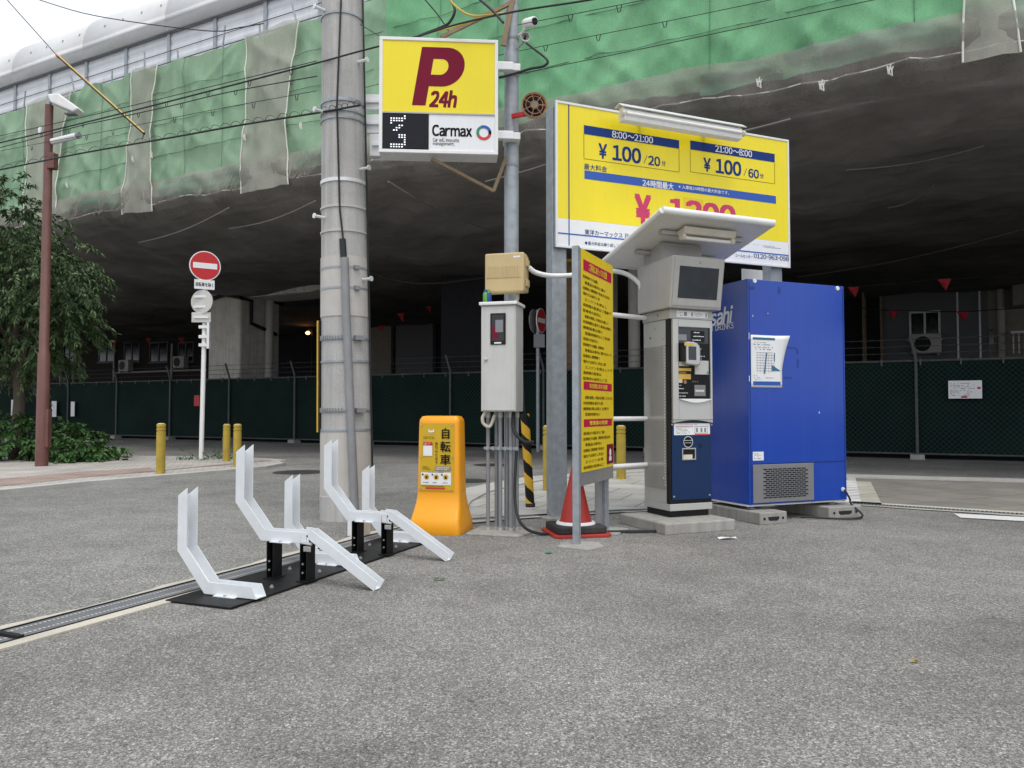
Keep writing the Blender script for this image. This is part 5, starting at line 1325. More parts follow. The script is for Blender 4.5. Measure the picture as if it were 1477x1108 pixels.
jb = thing('small_meter_box', 'small white plastic box with hinged lid on the ground behind the rack', 'box', G(500, 786, 0) + Vector((-0.02, 0.35, 0)), RA)
MB().box(-0.04, 0.10, 0, 0.09, 0.01, 0.19).build('casing', 'ivory', jb, bevel=0.008); MB().box(-0.05, 0.104, -0.018, -0.001, 0.005, 0.195).build('lid', 'signwhite', jb, bevel=0.008)
mb = MB()
for z in (0.05, 0.1, 0.15): mb.box(-0.058, -0.0505, -0.016, 0.0, z - .012, z + .012)
mb.build('hinge', 'pvc', jb)

# ------------------------------------------------------------------ big tariff sign
TO = AT(803, 592, 7.06); TO.z = 0; TA = radians(22.6)
ts = thing('tariff_sign', 'large yellow parking tariff board with blue bars on two grey posts', 'sign', TO, TA)
def S(cx, cy): return ON(TO, TA, 780 + cx / 3.887, 130 + cy / 3.887)
xl, zt = S(82, 68); xr, ztr = S(1388, 270); _, zb = S(85, 892); zbr = S(1400, 988)[1]
zt = (zt + ztr) / 2; zb = (zb + zbr) / 2; xr = (xr + S(1400, 988)[0]) / 2
MB().box(xl + .01, xr - .01, 0.012, 0.06, zb + .01, zt - .01).build('backing', 'galv', ts)
fr = MB(); e = 0.022
fr.box(xl, xr, -0.006, 0.0118, zt - e, zt).box(xl, xr, -0.006, 0.0118, zb, zb + e).box(xl, xl + e, -0.006, 0.0118, zb + e, zt - e).box(xr - e, xr, -0.006, 0.0118, zb + e, zt - e)
fr.build('frame', 'alu', ts, bevel=0.003)
zy = (S(95, 732)[1] + S(1390, 840)[1]) / 2
yf = MB().box(xl + e, xr - e, 0.002, 0.0115, zy, zt - e).build('yellow_face', 'yellow', ts)
wf = MB().box(xl + e, xr - e, 0.002, 0.0115, zb + e, zy - .001).build('white_face', 'signwhite', ts)
Y1, Y2 = 0.0, -0.0018
def SB(x0, y0, x1, y1): a = S(x0, y0); b = S(x1, y1); return (a[0], b[1], b[0], a[1])
def tbox(mb, s, l_top, l_bot, r_bot, y, bold=0.02):
    a = S(*l_top); b = S(*l_bot); c = S(*r_bot); put_text(mb, s, (a[0], (b[1] + c[1]) / 2, c[0], (b[1] + c[1]) / 2 + (a[1] - b[1])), y, bold)
nb = MB()
def barr(mb, l_top, l_bot, r_bot, y): a = S(*l_top); b = S(*l_bot); c = S(*r_bot); z0 = (b[1] + c[1]) / 2; mb.rect(a[0], c[0], z0, z0 + a[1] - b[1], y); return (a[0], z0, c[0], z0 + a[1] - b[1])
barr(nb, (242, 200), (242, 250), (776, 325), Y1); barr(nb, (838, 288), (838, 338), (1312, 400), Y1)
nb.build('navy_bar', 'navy', yf)
bb_ = MB(); barr(bb_, (245, 460), (245, 508), (1319, 628), Y1); bb_.build('blue_bar', 'blue', yf)
wt = MB()
tbox(wt, '8:00～21:00', (400, 232), (400, 270), (628, 296), Y2, 0.02); tbox(wt, '21:00～8:00', (978, 314), (978, 350), (1183, 373), Y2, 0.02)
tbox(wt, '24時間最大', (570, 503), (570, 541), (744, 558), Y2, 0.025); tbox(wt, '※入庫後24時間の最大料金です。', (772, 534), (772, 555), (1055, 584), Y2, 0.012)
wt.build('lettering', 'signwhite', yf, fix=False)
nt = MB()
tbox(nt, '￥', (326, 300), (326, 380), (370, 385), Y1, 0.03); tbox(nt, '100', (405, 312), (405, 395), (560, 408), Y1, 0.035); tbox(nt, '/', (578, 365), (578, 412), (597, 412), Y1, 0.03); tbox(nt, '20', (604, 368), (604, 419), (668, 427), Y1, 0.03); tbox(nt, '分', (678, 395), (678, 424), (700, 427), Y1, 0.02)
tbox(nt, '￥', (914, 380), (914, 453), (952, 457), Y1, 0.03); tbox(nt, '100', (983, 388), (983, 466), (1122, 479), Y1, 0.035); tbox(nt, '/', (1138, 438), (1138, 482), (1155, 483), Y1, 0.03); tbox(nt, '60', (1165, 442), (1165, 490), (1222, 495), Y1, 0.03); tbox(nt, '分', (1228, 466), (1228, 494), (1250, 497), Y1, 0.02)
tbox(nt, '最大料金', (243, 414), (243, 448), (371, 458), Y1, 0.008)
nt.build('lettering', 'navy', yf, fix=False)
rt = MB(); tbox(rt, '￥', (532, 588), (532, 740), (614, 748), Y1, 0.05)
tbox(rt, '1200', (724, 610), (724, 730), (1088, 765), Y1, 0.045); rt.build('lettering', 'rose', yf, fix=False)
pt_ = MB(); b_ = SB(800, 600, 912, 735); pt_.rect(b_[0], b_[2], b_[1] , b_[3], 0.0012); pt_.build('price_patch', 'yellow2', yf)
bl_ = MB(); a = S(157, 88); bl_.rect(a[0] - .006, a[0] + .006, zy + .001, zt - e, Y1); bl_.build('blue_line', 'navy', yf)
bl_ = MB(); bl_.rect(a[0] - .006, a[0] + .006, zb + e, zy - .002, Y1); zl = (S(95, 815)[1] + S(1390, 915)[1]) / 2; bl_.rect(xl + e, xr - e, zl - .006, zl + .006, Y1 - .0008); bl_.build('blue_line', 'blue', wf)
wt2 = MB(); tbox(wt2, '東洋カーマックス 日本', (247, 783), (247, 812), (520, 833), Y1, 0.012); tbox(wt2, '●最大料金は繰り返しご', (248, 848), (248, 868), (440, 882), Y1, 0.008)
tbox(wt2, 'コールセンター', (1092, 918), (1092, 936), (1188, 944), Y1, 0.008); tbox(wt2, '0120-963-098', (1195, 918), (1195, 943), (1390, 958), Y1, 0.02)
wt2.build('lettering', 'navy', wf, fix=False)
wt3 = MB(); b_ = SB(1245, 868, 1350, 893); marks(wt3, (b_[0], b_[1], b_[2], b_[3]), Y1, 2, 0.9, 3); b_ = SB(1186, 862, 1240, 870); marks(wt3, (b_[0], b_[1], b_[2], b_[3]), Y1, 1, 0.9, 5); b_ = SB(1120, 855, 1170, 868); marks(wt3, b_, Y1, 1, 0.9, 6)
wt3.build('small_print', 'inkgrey', wf, fix=False)
hl = MB()
for (p0, p1, p2) in (((242, 252), (242, 390), (776, 455)), ((838, 340), (838, 462), (1312, 522))):
    a = S(*p0); b = S(*p1); c = S(*p2); z0 = (b[1] + c[1]) / 2; z1 = z0 + a[1] - b[1]; q = 0.002
    hl.rect(a[0], c[0], z0 - q, z0 + q, Y1); hl.rect(a[0] - q, a[0] + q, z0, z1, Y1); hl.rect(c[0] - q, c[0] + q, z0, z1, Y1)
hl.build('hairline', 'brownink', yf)
for i, px in enumerate((798, 1112)):
    x, _ = ON(TO, TA, px, 592, 0.14)
    ps_ = MB().box(x - .075 + .03, x + .075 + .03, 0.061, 0.20, 0.0, zt - .03).build('post', 'galv', ts, bevel=0.008)
MB().bar((xl + .1, 0.12, zb + .12), (xr - .1, 0.12, zb + .12), .05, .05).build('cross_rail', 'galv', ts)
x, _ = ON(TO, TA, 798, 592, 0.14)
MB().box(x - .14, x + .21, -0.02, 0.30, 0.0, 0.02).build('concrete_foot', 'conc', ts, bevel=0.008)
a = S(437, 125); b = S(1135, 235)
a = ON(TO, TA, 893, 158, -0.22); b = ON(TO, TA, 1071, 196, -0.22); zlamp = (a[1] + b[1]) / 2
lf_ = thing('sign_lamp', 'long white fluorescent fitting over the top edge of the tariff board', 'lamp', (0, 0, 0), 0)
lf_.location = TO + axes(TA)[0] * a[0] + axes(TA)[1] * (-0.22); lf_.rotation_euler = (0, 0, TA); Lm = b[0] - a[0]
zl1 = zlamp + 0.035
mb = MB(); mb.prism([(-0.03, zl1 - .11), (0.05, zl1 - .115), (0.075, zl1 - .03), (0.05, zl1 + .015), (-0.015, zl1 + .02), (-0.045, zl1 - .02)], lambda a_, b__, c_: (c_, a_, b__), 0.03, Lm - 0.03); mb.build('housing', 'white', lf_, bevel=0.006)
mb = MB(); mb.prism([(-0.06, zl1 - .0), (0.0, zl1 + .045), (0.08, zl1 + .03), (0.08, zl1 + .036), (0.0, zl1 + .052), (-0.065, zl1 + .006)], lambda a_, b__, c_: (c_, a_, b__), 0.0, Lm); mb.build('reflector', 'alu', lf_)
MB().tube([(0.05, -0.045, zl1 - .05), (Lm - .05, -0.045, zl1 - .05)], 0.016, 10).build('tube', 'tube', lf_, smooth=True)
mb = MB()
for x in (0.25 * Lm, 0.78 * Lm): MB().bar((x, 0.06, zl1 - .03), (x, 0.215, zl1 - .02), .03, .02).build('arm', 'galv', lf_)
sp_ = MB()
for x in (0.02, Lm - .02): MB().lathe((x, -0.03, zl1 - .05), [(0.03, -0.015), (0.03, 0.015)], 12, (1, 0, 0)).build('end_socket', 'ivory', lf_)
# white plate sign behind the blue machine
P_ = AT(1094, 396, 8.6); wb2 = thing('plate_sign', 'white sign back on a pipe between the tariff board and the blue machine', 'sign', (P_.x, P_.y, 0), TA)
MB().box(-0.22, 0.16, 0, 0.02, P_.z - .12, P_.z + .05).build('plate', 'signwhite', wb2, bevel=0.004); MB().tube([(0.02, 0.04, 0), (0.02, 0.04, P_.z + .05)], 0.03, 10).build('post', 'alu', wb2, smooth=True)

# ------------------------------------------------------------------ yellow rules panel
IO = G(829, 788.5); IA = radians(65); IO.z = 0
ip = thing('rules_panel', 'narrow yellow rules board in fine print on two grey posts, seen side on', 'notice board', IO, IA)
ip.rotation_euler = (0, 0, IA)
def I(px, py): return ON(IO, IA, px, py, -0.03)
(xa, za) = I(841, 359.5); (xb, zb1) = I(882.3, 384.0); (_, zc1) = I(836, 701.5); (_, zd1) = I(881.7, 690)
zt = (za + zb1) / 2; zb = (zc1 + zd1) / 2; xl = 0.045; xr = xb
# the posts lean very slightly
LEAN = 0.016
def lz(x, y, z): return (x - LEAN * (z - 1.2) * 0.0, y + 0.0, z)
mb = MB(); mb.box(-0.012, 0.036, -0.036, 0.014, 0, zt + .01).build('post', 'galv', ip, bevel=0.004)
MB().box(xr - .09, xr - .01, 0.0, 0.075, 0, zt - .05).build('post', 'galv', ip, bevel=0.004)
MB().box(xr - .2, xr - .12, 0.02, 0.06, 0, zb + .3).build('brace', 'pvc', ip, bevel=0.004)
bd = MB().box(xl + .001, xr, -0.036, -0.031, zb, zt).build('board', 'steel', ip)
def IB(cx, cy): return I(820 + cx / 3.165, 350 + cy / 3.165)
zy0 = (IB(55, 1050)[1] + IB(190, 1015)[1]) / 2 
zy0 = (I(836, 683)[1] + I(881, 671.6)[1]) / 2
yfc = MB().box(xl + .004, xr - .002, -0.040, -0.0362, zy0, zt - .004).build('yellow_face', 'yellow2', ip)
H_ = zt - zy0; wI = xr - xl
def IR(u0, v0, u1, v1): return (xl + u0 * wI, zt - v1 * H_, xl + u1 * wI, zt - v0 * H_)
heads = [(0.045, 0.095, 'ご利用にあたっての注意'), (0.595, 0.632, '不正利用に対する措置'), (0.765, 0.80, '管理者の免責')]
rb = MB(); wtx = MB(); YI = -0.0412
for v0, v1, s in heads:
    b = IR(0.06, v0, 0.94, v1); rb.rect(b[0], b[2], b[1], b[3], YI); b = IR(0.22, v0 + .008, 0.78, v1 - .008); put_text(wtx, s, b, YI - .001, 0.03)
rb.build('red_bar', 'crimson', yfc); wtx.build('lettering', 'yellow', yfc, fix=False)
body = MB(); lines = ['駐車場内での盗難、事故等の責任は負いません', '貴重品は車内に置かないで下さい', '出庫前に精算機で料金をお支払い下さい', '場内では徐行し安全に運転して下さい', 'エンジンを停止して下さい', '長時間の駐車はご遠慮下さい', '駐車券の紛失にご注意下さい', '設備を破損した場合は弁償していただきます', '利用時間を過ぎた車両は移動します', '無断駐車は固くお断りします', '営業時間内にご利用下さい', '係員の指示に従って下さい']
v = 0.115; i = 0
while v < 0.985:
    if 0.575 < v < 0.64 or 0.745 < v < 0.81: v += 0.02; continue
    s = lines[i % len(lines)]; frac = 0.45 + 0.47 * ((i * 37) % 11) / 10
    ind = 0.10 if i % 3 == 1 else 0.05
    if v > 0.88: frac = min(frac, 0.62)
    b = IR(ind, v, min(0.95, ind + frac), v + 0.0145); put_text(body, s[:max(6, int(len(s) * frac))], b, YI, 0.012); v += 0.0255; i += 1
body.build('lettering', 'brownink', yfc, fix=False)
b = IR(0.76, 0.89, 0.98, 0.985); em_ = MB().rect(b[0], b[2], b[1], b[3], YI - .001).build('warning_sticker', 'maroon', yfc)
cx_ = (b[0] + b[2]) / 2; cz_ = (b[1] + b[3]) / 2; mb = MB(); mb.ring((cx_, cz_ + .012), 0.0, 0.032, YI - .002, 20, sx=0.8); mb.rect(cx_ - .03, cx_ + .03, cz_ - .055, cz_ - .02, YI - .002); mb.build('sticker_figure', 'signwhite', em_)
# white rails towards the machine
mb = MB()
for (py) in (457, 604, 671):
    a = I(884, py); zz = 1 + (592 - py) / F_PX * 6.75
    A = AT(875, py, 6.55) - IO; B = AT(940, py, 6.87) - IO; lx, ly = axes(IA)
    MB().tube([(A.dot(lx), A.dot(ly), zz), (B.dot(lx), B.dot(ly), zz)], 0.021, 10).build('side_rail', 'white', ip, smooth=True)
MB().prism([(-.16, -.16), (.02, -.22), (.17, -.13), (.14, .12), (-.12, .1)], lambda a, b, c: (a, b, c), 0.0, 0.018).build('concrete_foot', 'conc', ip, bevel=0.006)
MB().prism([(xr - .25, -.14), (xr + .1, -.14), (xr + .14, .2), (xr - .2, .22)], lambda a, b, c: (a, b, c), 0.0, 0.016).build('concrete_foot', 'conc', ip, bevel=0.006)

# ------------------------------------------------------------------ traffic cone
c = G(831, 772); cn = thing('traffic_cone', 'red traffic cone with black rubber weight behind the yellow rules board', 'traffic cone', (c.x, c.y + 0.05, 0), radians(12))
MB().prism([(-.235, -.2), (-.2, -.235), (.2, -.235), (.235, -.2), (.235, .2), (.2, .235), (-.2, .235), (-.235, .2)], lambda a, b, c: (a, b, c), 0.004, 0.03).build('base', 'conered', cn, bevel=0.006)
MB().prism([(-.205, -.18), (-.18, -.205), (.18, -.205), (.205, -.18), (.205, .18), (.18, .205), (-.18, .205), (-.205, .18)], lambda a, b, c: (a, b, c), 0.031, 0.085).build('rubber_weight', 'rubber', cn, bevel=0.01)
MB().lathe((0, 0, 0.086), [(0.150, 0), (0.142, 0.02), (0.126, 0.026), (0.033, 0.45), (0.028, 0.46), (0.02, 0.462)], 28).build('cone_body', 'conered', cn, smooth=True)
MB().lathe((0, 0, 0.0865), [(0.160, 0), (0.157, 0.012), (0.147, 0.022)], 28).build('white_collar', 'signwhite', cn, smooth=True)
MB().lathe((0, 0, 0.549), [(0.02, 0), (0.018, 0.035), (0.012, 0.045)], 14).build('tip', 'signwhite', cn, smooth=True)

# ------------------------------------------------------------------ payment machine
MO = Vector((1.33, 6.517, 0)); MA = radians(22.8)
pm_ = thing('payment_machine', 'silver and dark blue parking payment machine with tilted screen and white canopy', 'payment machine', MO, MA)
def K(px, py, off=0.0): return ON(MO, MA, px, py, off)
Wm, Dm = 0.425, 0.39
MB().box(-0.235, 0.46, -0.28, 0.42, 0.0, 0.095).build('concrete_base', 'conc', pm_, bevel=0.012)
MB().box(0.015, Wm - .015, 0.02, Dm - .02, 0.0955, 0.15).build('plinth', 'black', pm_)
sb_ = MB().box(-0.004, Wm + .004, -0.012, Dm, 0.1505, 0.208).build('base_trim', 'silver', pm_, bevel=0.004)
zblk = 0.208; zbl0 = K(1000, 720)[1]; zbl1 = K(1000, 609)[1]; zs1 = K(998, 462)[1]
MB().box(0.0, Wm, 0.045, Dm, zblk + .001, zs1).build('cabinet', 'silver', pm_, bevel=0.004)
MB().box(-0.006, -0.0005, 0.05, Dm - .01, 0.33, zs1 - .22).build('side_guard', 'clear', pm_, bevel=0.002)
mb = MB()
for i in range(46): mb.box(-0.009, -0.0062, 0.052, 0.060, 0.36 + i * .026, 0.374 + i * .026)
mb.build('perforated_edge', 'alu', pm_)
mb = MB()
for (y, z) in ((0.08, 1.62), (0.08, 0.42), (0.2, 1.71), (0.3, 1.6)): mb.lathe((-0.006, y, z), [(0.009, 0), (0.006, 0.006)], 10, (-1, 0, 0))
mb.build('screw', 'steel', pm_)
MB().box(-0.003, Wm + .003, -0.004, 0.044, zblk + .002, zs1 - .002).build('black_surround', 'black', pm_, bevel=0.004)
lo = MB().box(0.018, Wm - .002, -0.012, -0.0045, zbl0, zbl1).build('lower_panel', 'mblue', pm_, bevel=0.002)
# silver upper bezel with opening and arched lower edge
xa = K(968, 600)[0]; xb = Wm + .001
pa = K(974.5, 471.8); pb_ = K(1021.9, 576.7)
bz = MB()
zin1, zin0 = pa[1], K(974.5, 576)[1]
xi0, xi1 = pa[0] + .006, pb_[0]
yb0, yb1 = -0.034, -0.0045
bz.box(xa, xi0, yb0, yb1, zbl1 + .02, zs1).box(xi1, xb, yb0, yb1, zbl1 + .02, zs1).box(xi0, xi1, yb0, yb1, zin1, zs1)
arch = [(xi0, zin0)] + [(xi0 + (xi1 - xi0) * k / 10, zin0 - 0.012 * sin(pi * k / 10)) for k in range(11)]
low = [(xa + (xb - xa) * k / 12, zbl1 + .002 + 0.035 * sin(pi * k / 12)) for k in range(13)]
bz.prism([(xi0, zin0)] + low_ if False else [(xi0, zin0), (xi1, zin0), (xi1, zbl1 + .02), (xi0, zbl1 + .02)], lambda a, b, c: (a, c, b), yb0, yb1)
bz.build('bezel', 'silver', pm_, bevel=0.005)
MB().prism([(xa, zbl1 + .0195)] + [(xa + (xb - xa) * k / 12, zbl1 - .006 + 0.024 * sin(pi * k / 12)) for k in range(13)] + [(xb, zbl1 + .0195)], lambda a, b, c: (a, c, b), -0.030, -0.0045).build('bezel_lip', 'greige', pm_)
MB().prism([(xi0, zin0 + .004)] + [(xi0 + (xi1 - xi0) * k / 10, zin0 - 0.03 * sin(pi * k / 10)) for k in range(11)] + [(xi1, zin0 + .004)], lambda a, b, c: (a, c, b), yb0 - .014, yb0 - .0005).build('tray_lip', 'white', pm_, bevel=0.003)
cp = MB().box(xi0, xi1, -0.020, -0.0046, zin0, zin1).build('control_panel', 'cam_dark', pm_)
def kc(cx, cy): return K(940 + cx / 7.39, 440 + cy / 7.39, -0.02)
def kbox(x0, y0, x1, y1): a = kc(x0, y1); b = kc(x1, y0); return (a[0], a[1], b[0], b[1])
YC = -0.0215
g_ = MB(); b = kbox(262, 245, 600, 400); g_.rect(b[0], b[2], b[1], b[3], YC); b = kbox(270, 300, 380, 380); g_.build('grey_window', 'screen', cp)
b = kbox(275, 315, 370, 375); MB().rect(b[0], b[2], b[1], b[3], YC - .001).build('ticket_icon', 'pvc', cp)
bk = MB()
for (x0, y0, x1, y1) in ((415, 280, 560, 395), (470, 415, 578, 485), (455, 500, 578, 580)): b = kbox(x0, y0, x1, y1); bk.rect(b[0], b[2], b[1], b[3], YC - .001)
bk.build('readout', 'black', cp)
wm = MB()
for (x0, y0, x1, y1, sd) in ((445, 285, 545, 305, 1), (440, 325, 555, 345, 2), (430, 365, 555, 385, 3), (470, 458, 550, 480, 4), (450, 540, 575, 555, 5), (440, 570, 540, 582, 6), (285, 850, 330, 862, 7), (280, 880, 370, 902, 8), (285, 930, 415, 945, 9), (288, 962, 375, 980, 10)): marks(wm, kbox(x0, y0, x1, y1), YC - .002, 1, 0.9, sd)
wm.build('small_print', 'signwhite', cp, fix=False)
# rounded chrome card guard
a = kbox(325, 400, 475, 650); gx0, gz0, gx1, gz1 = a
mb = MB(); prf = [(gx0, gz0 + .01)] + [(gx0 + (gx1 - gx0) * u, v) for u, v in ((0.0, gz1), (0.55, gz1), (0.8, gz1 - .012), (0.95, gz1 - .035), (1.0, gz1 - .07), (1.0, gz0 + .02), (0.9, gz0 + .005), (0.7, gz0))]
mb.prism(prf, lambda u, v, c: (u, c, v), -0.085, -0.021); mb.build('card_guard', 'steel', pm_, bevel=0.012, seg=3)
b = kbox(285, 410, 330, 600); MB().box(b[0], b[2], -0.07, -0.0205, b[1], b[3]).build('card_slot', 'black', pm_, bevel=0.003)
b = kbox(300, 412, 400, 440); MB().box(b[0], b[2], -0.086, -0.0855, b[1], b[3]).build('gold_sticker', 'gold', pm_)
b = kbox(345, 450, 425, 590); MB().box(b[0], b[2], -0.0865, -0.0855, b[1], b[3]).build('dark_window', 'screen', pm_)
b = kbox(450, 597, 592, 742); kp_ = MB().box(b[0], b[2], -0.04, -0.0205, b[1], b[3]).build('keypad', 'silver', pm_, bevel=0.003)
kk = MB(); 
for i in range(3):
    for j in range(4):
        if j == 3 and i != 1: continue
        xx = b[0] + .010 + i * .0145; zz = b[3] - .02 - j * .0195; kk.box(xx, xx + .0115, -0.0445, -0.0402, zz - .012, zz + .003)
kk.build('button', 'ivory', kp_)
xx = b[2] - .018; MB().box(xx, xx + .012, -0.0435, -0.0402, b[1] + .008, b[1] + .03).build('green_button', 'litter_green', kp_)
for (x0, y0, x1, y1, m_) in ((288, 605, 395, 650, 'ivory'), (285, 675, 418, 702, 'gold'), (290, 712, 365, 730, 'wood'), (285, 738, 415, 790, 'gold'), (285, 792, 325, 830, 'ivory')):
    b = kbox(x0, y0, x1, y1); MB().rect(b[0], b[2], b[1], b[3], YC - .0015).build('sticker', m_, cp)
c0 = kc(353, 820); mb = MB(); mb.ring(c0, 0, 0.017, YC - .003, 20); mb.build('round_sticker', 'rust', cp); 
b = kbox(430, 805, 550, 830); mb = MB()
for i in range(3): mb.ring((b[0] + .008 + i * .022, (b[1] + b[3]) / 2), 0.0, 0.006, YC - .002, 10)
mb.build('indicator', 'rust', cp)
b = kbox(430, 840, 585, 985); MB().rect(b[0], b[2], b[1], b[3], YC - .001).build('bill_recess', 'black', cp)
b = kbox(450, 855, 568, 972); MB().box(b[0], b[2], -0.03, -0.0225, b[1], b[3]).build('bill_slot', 'grille', cp, bevel=0.004)
b = kbox(458, 905, 552, 925); MB().rect(b[0], b[2], b[1], b[3], -0.0305).build('slot_light', 'ivory', cp)
# lower panel details
def kl(cx, cy): return K(960 + cx / 12.31, 590 + cy / 12.31, -0.012)
def klb(x0, y0, x1, y1): a = kl(x0, y1); b = kl(x1, y0); return (a[0], a[1], b[0], b[1])
b = klb(148, 255, 785, 465); stk = MB().rect(b[0], b[2], b[1], b[3], -0.0135).build('notice_sticker', 'signwhite', lo)
mb = MB(); bb2 = klb(230, 265, 720, 295); marks(mb, bb2, -0.0145, 1, 0.95, 3); marks(mb, klb(180, 305, 490, 445), -0.0145, 6, 0.7, 4); fb = klb(515, 305, 745, 435)
for r_ in ((fb[0], fb[2], fb[1], fb[1] + .004), (fb[0], fb[2], fb[3] - .004, fb[3]), (fb[0], fb[0] + .003, fb[1], fb[3]), (fb[2] - .003, fb[2], fb[1], fb[3])): mb.rect(*r_, -0.0145)
for cx in (555, 635, 700): q_ = klb(cx - 16, 335, cx + 16, 410); mb.rect(q_[0], q_[2], q_[1], q_[3], -0.0145)
mb.build('small_print', 'inkgrey', stk, fix=False)
mb = MB(); q_ = klb(180, 308, 490, 320); mb.rect(q_[0], q_[2], q_[1], q_[3], -0.015); q_ = klb(510, 442, 785, 465); mb.rect(q_[0], q_[2], q_[1], q_[3], -0.0148); mb.build('red_line', 'lred', stk)
mb = MB(); q_ = klb(165, 222, 770, 245); marks(mb, q_, -0.0135, 1, 0.95, 9); mb.build('small_print', 'inkgrey', lo, fix=False)
c0 = kl(400, 585); MB().ring(c0, 0, 0.0435, -0.0132, 32).build('round_label', 'ink', lo); mb = MB(); mb.ring(c0, 0.0435, 0.048, -0.0138, 36); q_ = klb(330, 545, 480, 570); marks(mb, q_, -0.0142, 1, 0.95, 2); q_ = klb(335, 590, 470, 612); marks(mb, q_, -0.0142, 1, 0.95, 5); mb.build('round_label_print', 'signwhite', lo, fix=False)
q_ = klb(285, 690, 530, 910); cr = MB(); e = 0.011
cr.box(q_[0], q_[2], -0.022, -0.0122, q_[3] - e, q_[3]).box(q_[0], q_[2], -0.022, -0.0122, q_[1], q_[1] + e).box(q_[0], q_[0] + e, -0.022, -0.0122, q_[1] + e, q_[3] - e).box(q_[2] - e, q_[2], -0.022, -0.0122, q_[1] + e, q_[3] - e)
cr.build('coin_return', 'steel', lo, bevel=0.002)
MB().rect(q_[0] + e, q_[2] - e, q_[1] + e, q_[3] - e, -0.0135).build('coin_recess', 'black', lo); MB().rect(q_[0] + e * 1.3, q_[2] - e * 3, q_[1] + e, q_[1] + e * 4.2, -0.0145).build('coin_flap', 'ivory', lo)
hs_ = MB(); c0 = kl(615, 650)
for i in range(-3, 4):
    for j in range(-3, 4):
        if i * i + j * j < 11: hs_.ring((c0[0] + i * .006, c0[1] + j * .0065), 0, 0.0022, -0.0132, 8)
hs_.build('speaker_hole', 'black', lo)
mb = MB()
for cx, cy in ((115, 278), (815, 278)): p = kl(cx, cy); mb.lathe((p[0], -0.0121, p[1]), [(0.009, 0), (0.006, 0.006)], 12, (0, -1, 0))
for x in (0.035, Wm - .025): mb.lathe((x, -0.0121, zbl0 + .03), [(0.009, 0), (0.006, 0.006)], 12, (0, -1, 0))
mb.build('screw', 'steel', lo)
# neck, head, screen
zn1 = zs1 + 0.085
MB().box(-0.008, Wm + .008, -0.03, Dm + .005, zs1 + .001, zn1).build('neck', 'greige', pm_, bevel=0.006)
b = (0.06, zs1 + .018, Wm - .045, zs1 + .072); st_ = MB().rect(b[0], b[2], b[1], b[3], -0.0315).build('neck_sticker', 'signwhite', pm_)
mb = MB(); marks(mb, (b[0] + .01, b[1] + .008, b[0] + .06, b[3] - .008), -0.0325, 3, 0.7, 2); mb.rect(b[0] + .075, b[0] + .105, b[1] + .012, b[3] - .008, -0.0325); mb.rect(b[0] + .15, b[0] + .165, b[1] + .01, b[3] - .01, -0.0325); marks(mb, (b[0] + .18, b[1] + .01, b[2] - .05, b[3] - .008), -0.0325, 3, 0.8, 5); mb.rect(b[2] - .022, b[2] - .010, b[1] + .006, b[3] - .006, -0.0325); mb.build('small_print', 'pvc', st_, fix=False)
zh0 = zn1 + .001; hx0, hx1 = -0.05, Wm + .055
zh1 = K(1000, 372, -0.1)[1]
hy0b, hy0t = -0.085, -0.15
MB().prism([(hy0b, zh0), (Dm + .02, zh0 - .0), (Dm + .02, zh1 - .02), (hy0t, zh1)], lambda a, b, c: (c, a, b), hx0, hx1).build('display_head', 'greige', pm_, bevel=0.008)
nrm = Vector((0, zh1 - zh0, hy0b - hy0t)); up_ = Vector((0, hy0t - hy0b, zh1 - zh0)).normalized(); out_ = Vector((0, -up_.z, up_.y))
def hpt(x, s, o_): p = Vector((x, hy0b, zh0)) + up_ * s + out_ * o_; return tuple(p)
Hh = (Vector((hy0t - hy0b, zh1 - zh0))).length
def hplate(x0, x1, s0, s1, o0, o1):
    return MB().add([hpt(x0, s0, o0), hpt(x1, s0, o0), hpt(x1, s1, o0), hpt(x0, s1, o0), hpt(x0, s0, o1), hpt(x1, s0, o1), hpt(x1, s1, o1), hpt(x0, s1, o1)], [(0,3,2,1),(4,5,6,7),(0,1,5,4),(1,2,6,5),(2,3,7,6),(3,0,4,7)])
hplate(hx0 + .02, hx1 - .012, .02, Hh - .015, 0.0003, 0.006).build('display_door', 'greige', pm_, bevel=0.003)
hplate(hx0 + .07, hx1 - .06, .085, Hh - .085, 0.0063, 0.009).build('screen', 'screen', pm_, bevel=0.002)
p = hpt((hx0 + hx1) / 2 + .01, Hh - .045, 0.006); MB().lathe(p, [(0.010, 0), (0.010, 0.004)], 12, out_).build('lock', 'galv', pm_)
mb = MB(); mb.lathe((-0.0085, 0.15, zs1 + .045), [(0.010, 0), (0.008, 0.004)], 10, (-1, 0, 0)); mb.lathe((-0.0005, 0.28, zs1 - .14), [(0.012, 0), (0.010, 0.004)], 10, (-1, 0, 0)); mb.build('lock', 'grille', pm_)
MB().box(hx0 + .06, hx1 - .06, 0.1, Dm, zh1 - .01, zh1 + 0.16).build('canopy_mount', 'greige', pm_)
# canopy: high at the front, falling to the back
cx0, cx1 = -0.29, 0.835
A = (-0.345, 2.575); B = (0.66, 2.325)
dv = Vector((B[0] - A[0], B[1] - A[1])).normalized(); nv = Vector((-dv.y, dv.x))
can = MB(); can.prism([(A[0], A[1] + .01), (B[0], B[1]), (B[0] + nv.x * .02, B[1] + nv.y * .02), (A[0] + nv.x * .02, A[1] + .01 + nv.y * .02)], lambda a, b, c: (c, a, b), cx0, cx1); can.build('canopy', 'white', pm_)
rim = MB(); r_ = 0.032
cor = [(cx0, A[0], A[1] + .02), (cx1, A[0], A[1] + .02), (cx1, B[0], B[1] + .012), (cx0, B[0], B[1] + .012)]
rim.tube([cor[0], cor[1]], r_, 10); rim.tube([cor[1], cor[2]], 0.024, 10); rim.tube([cor[2], cor[3]], 0.022, 10); rim.tube([cor[3], cor[0]], 0.024, 10)
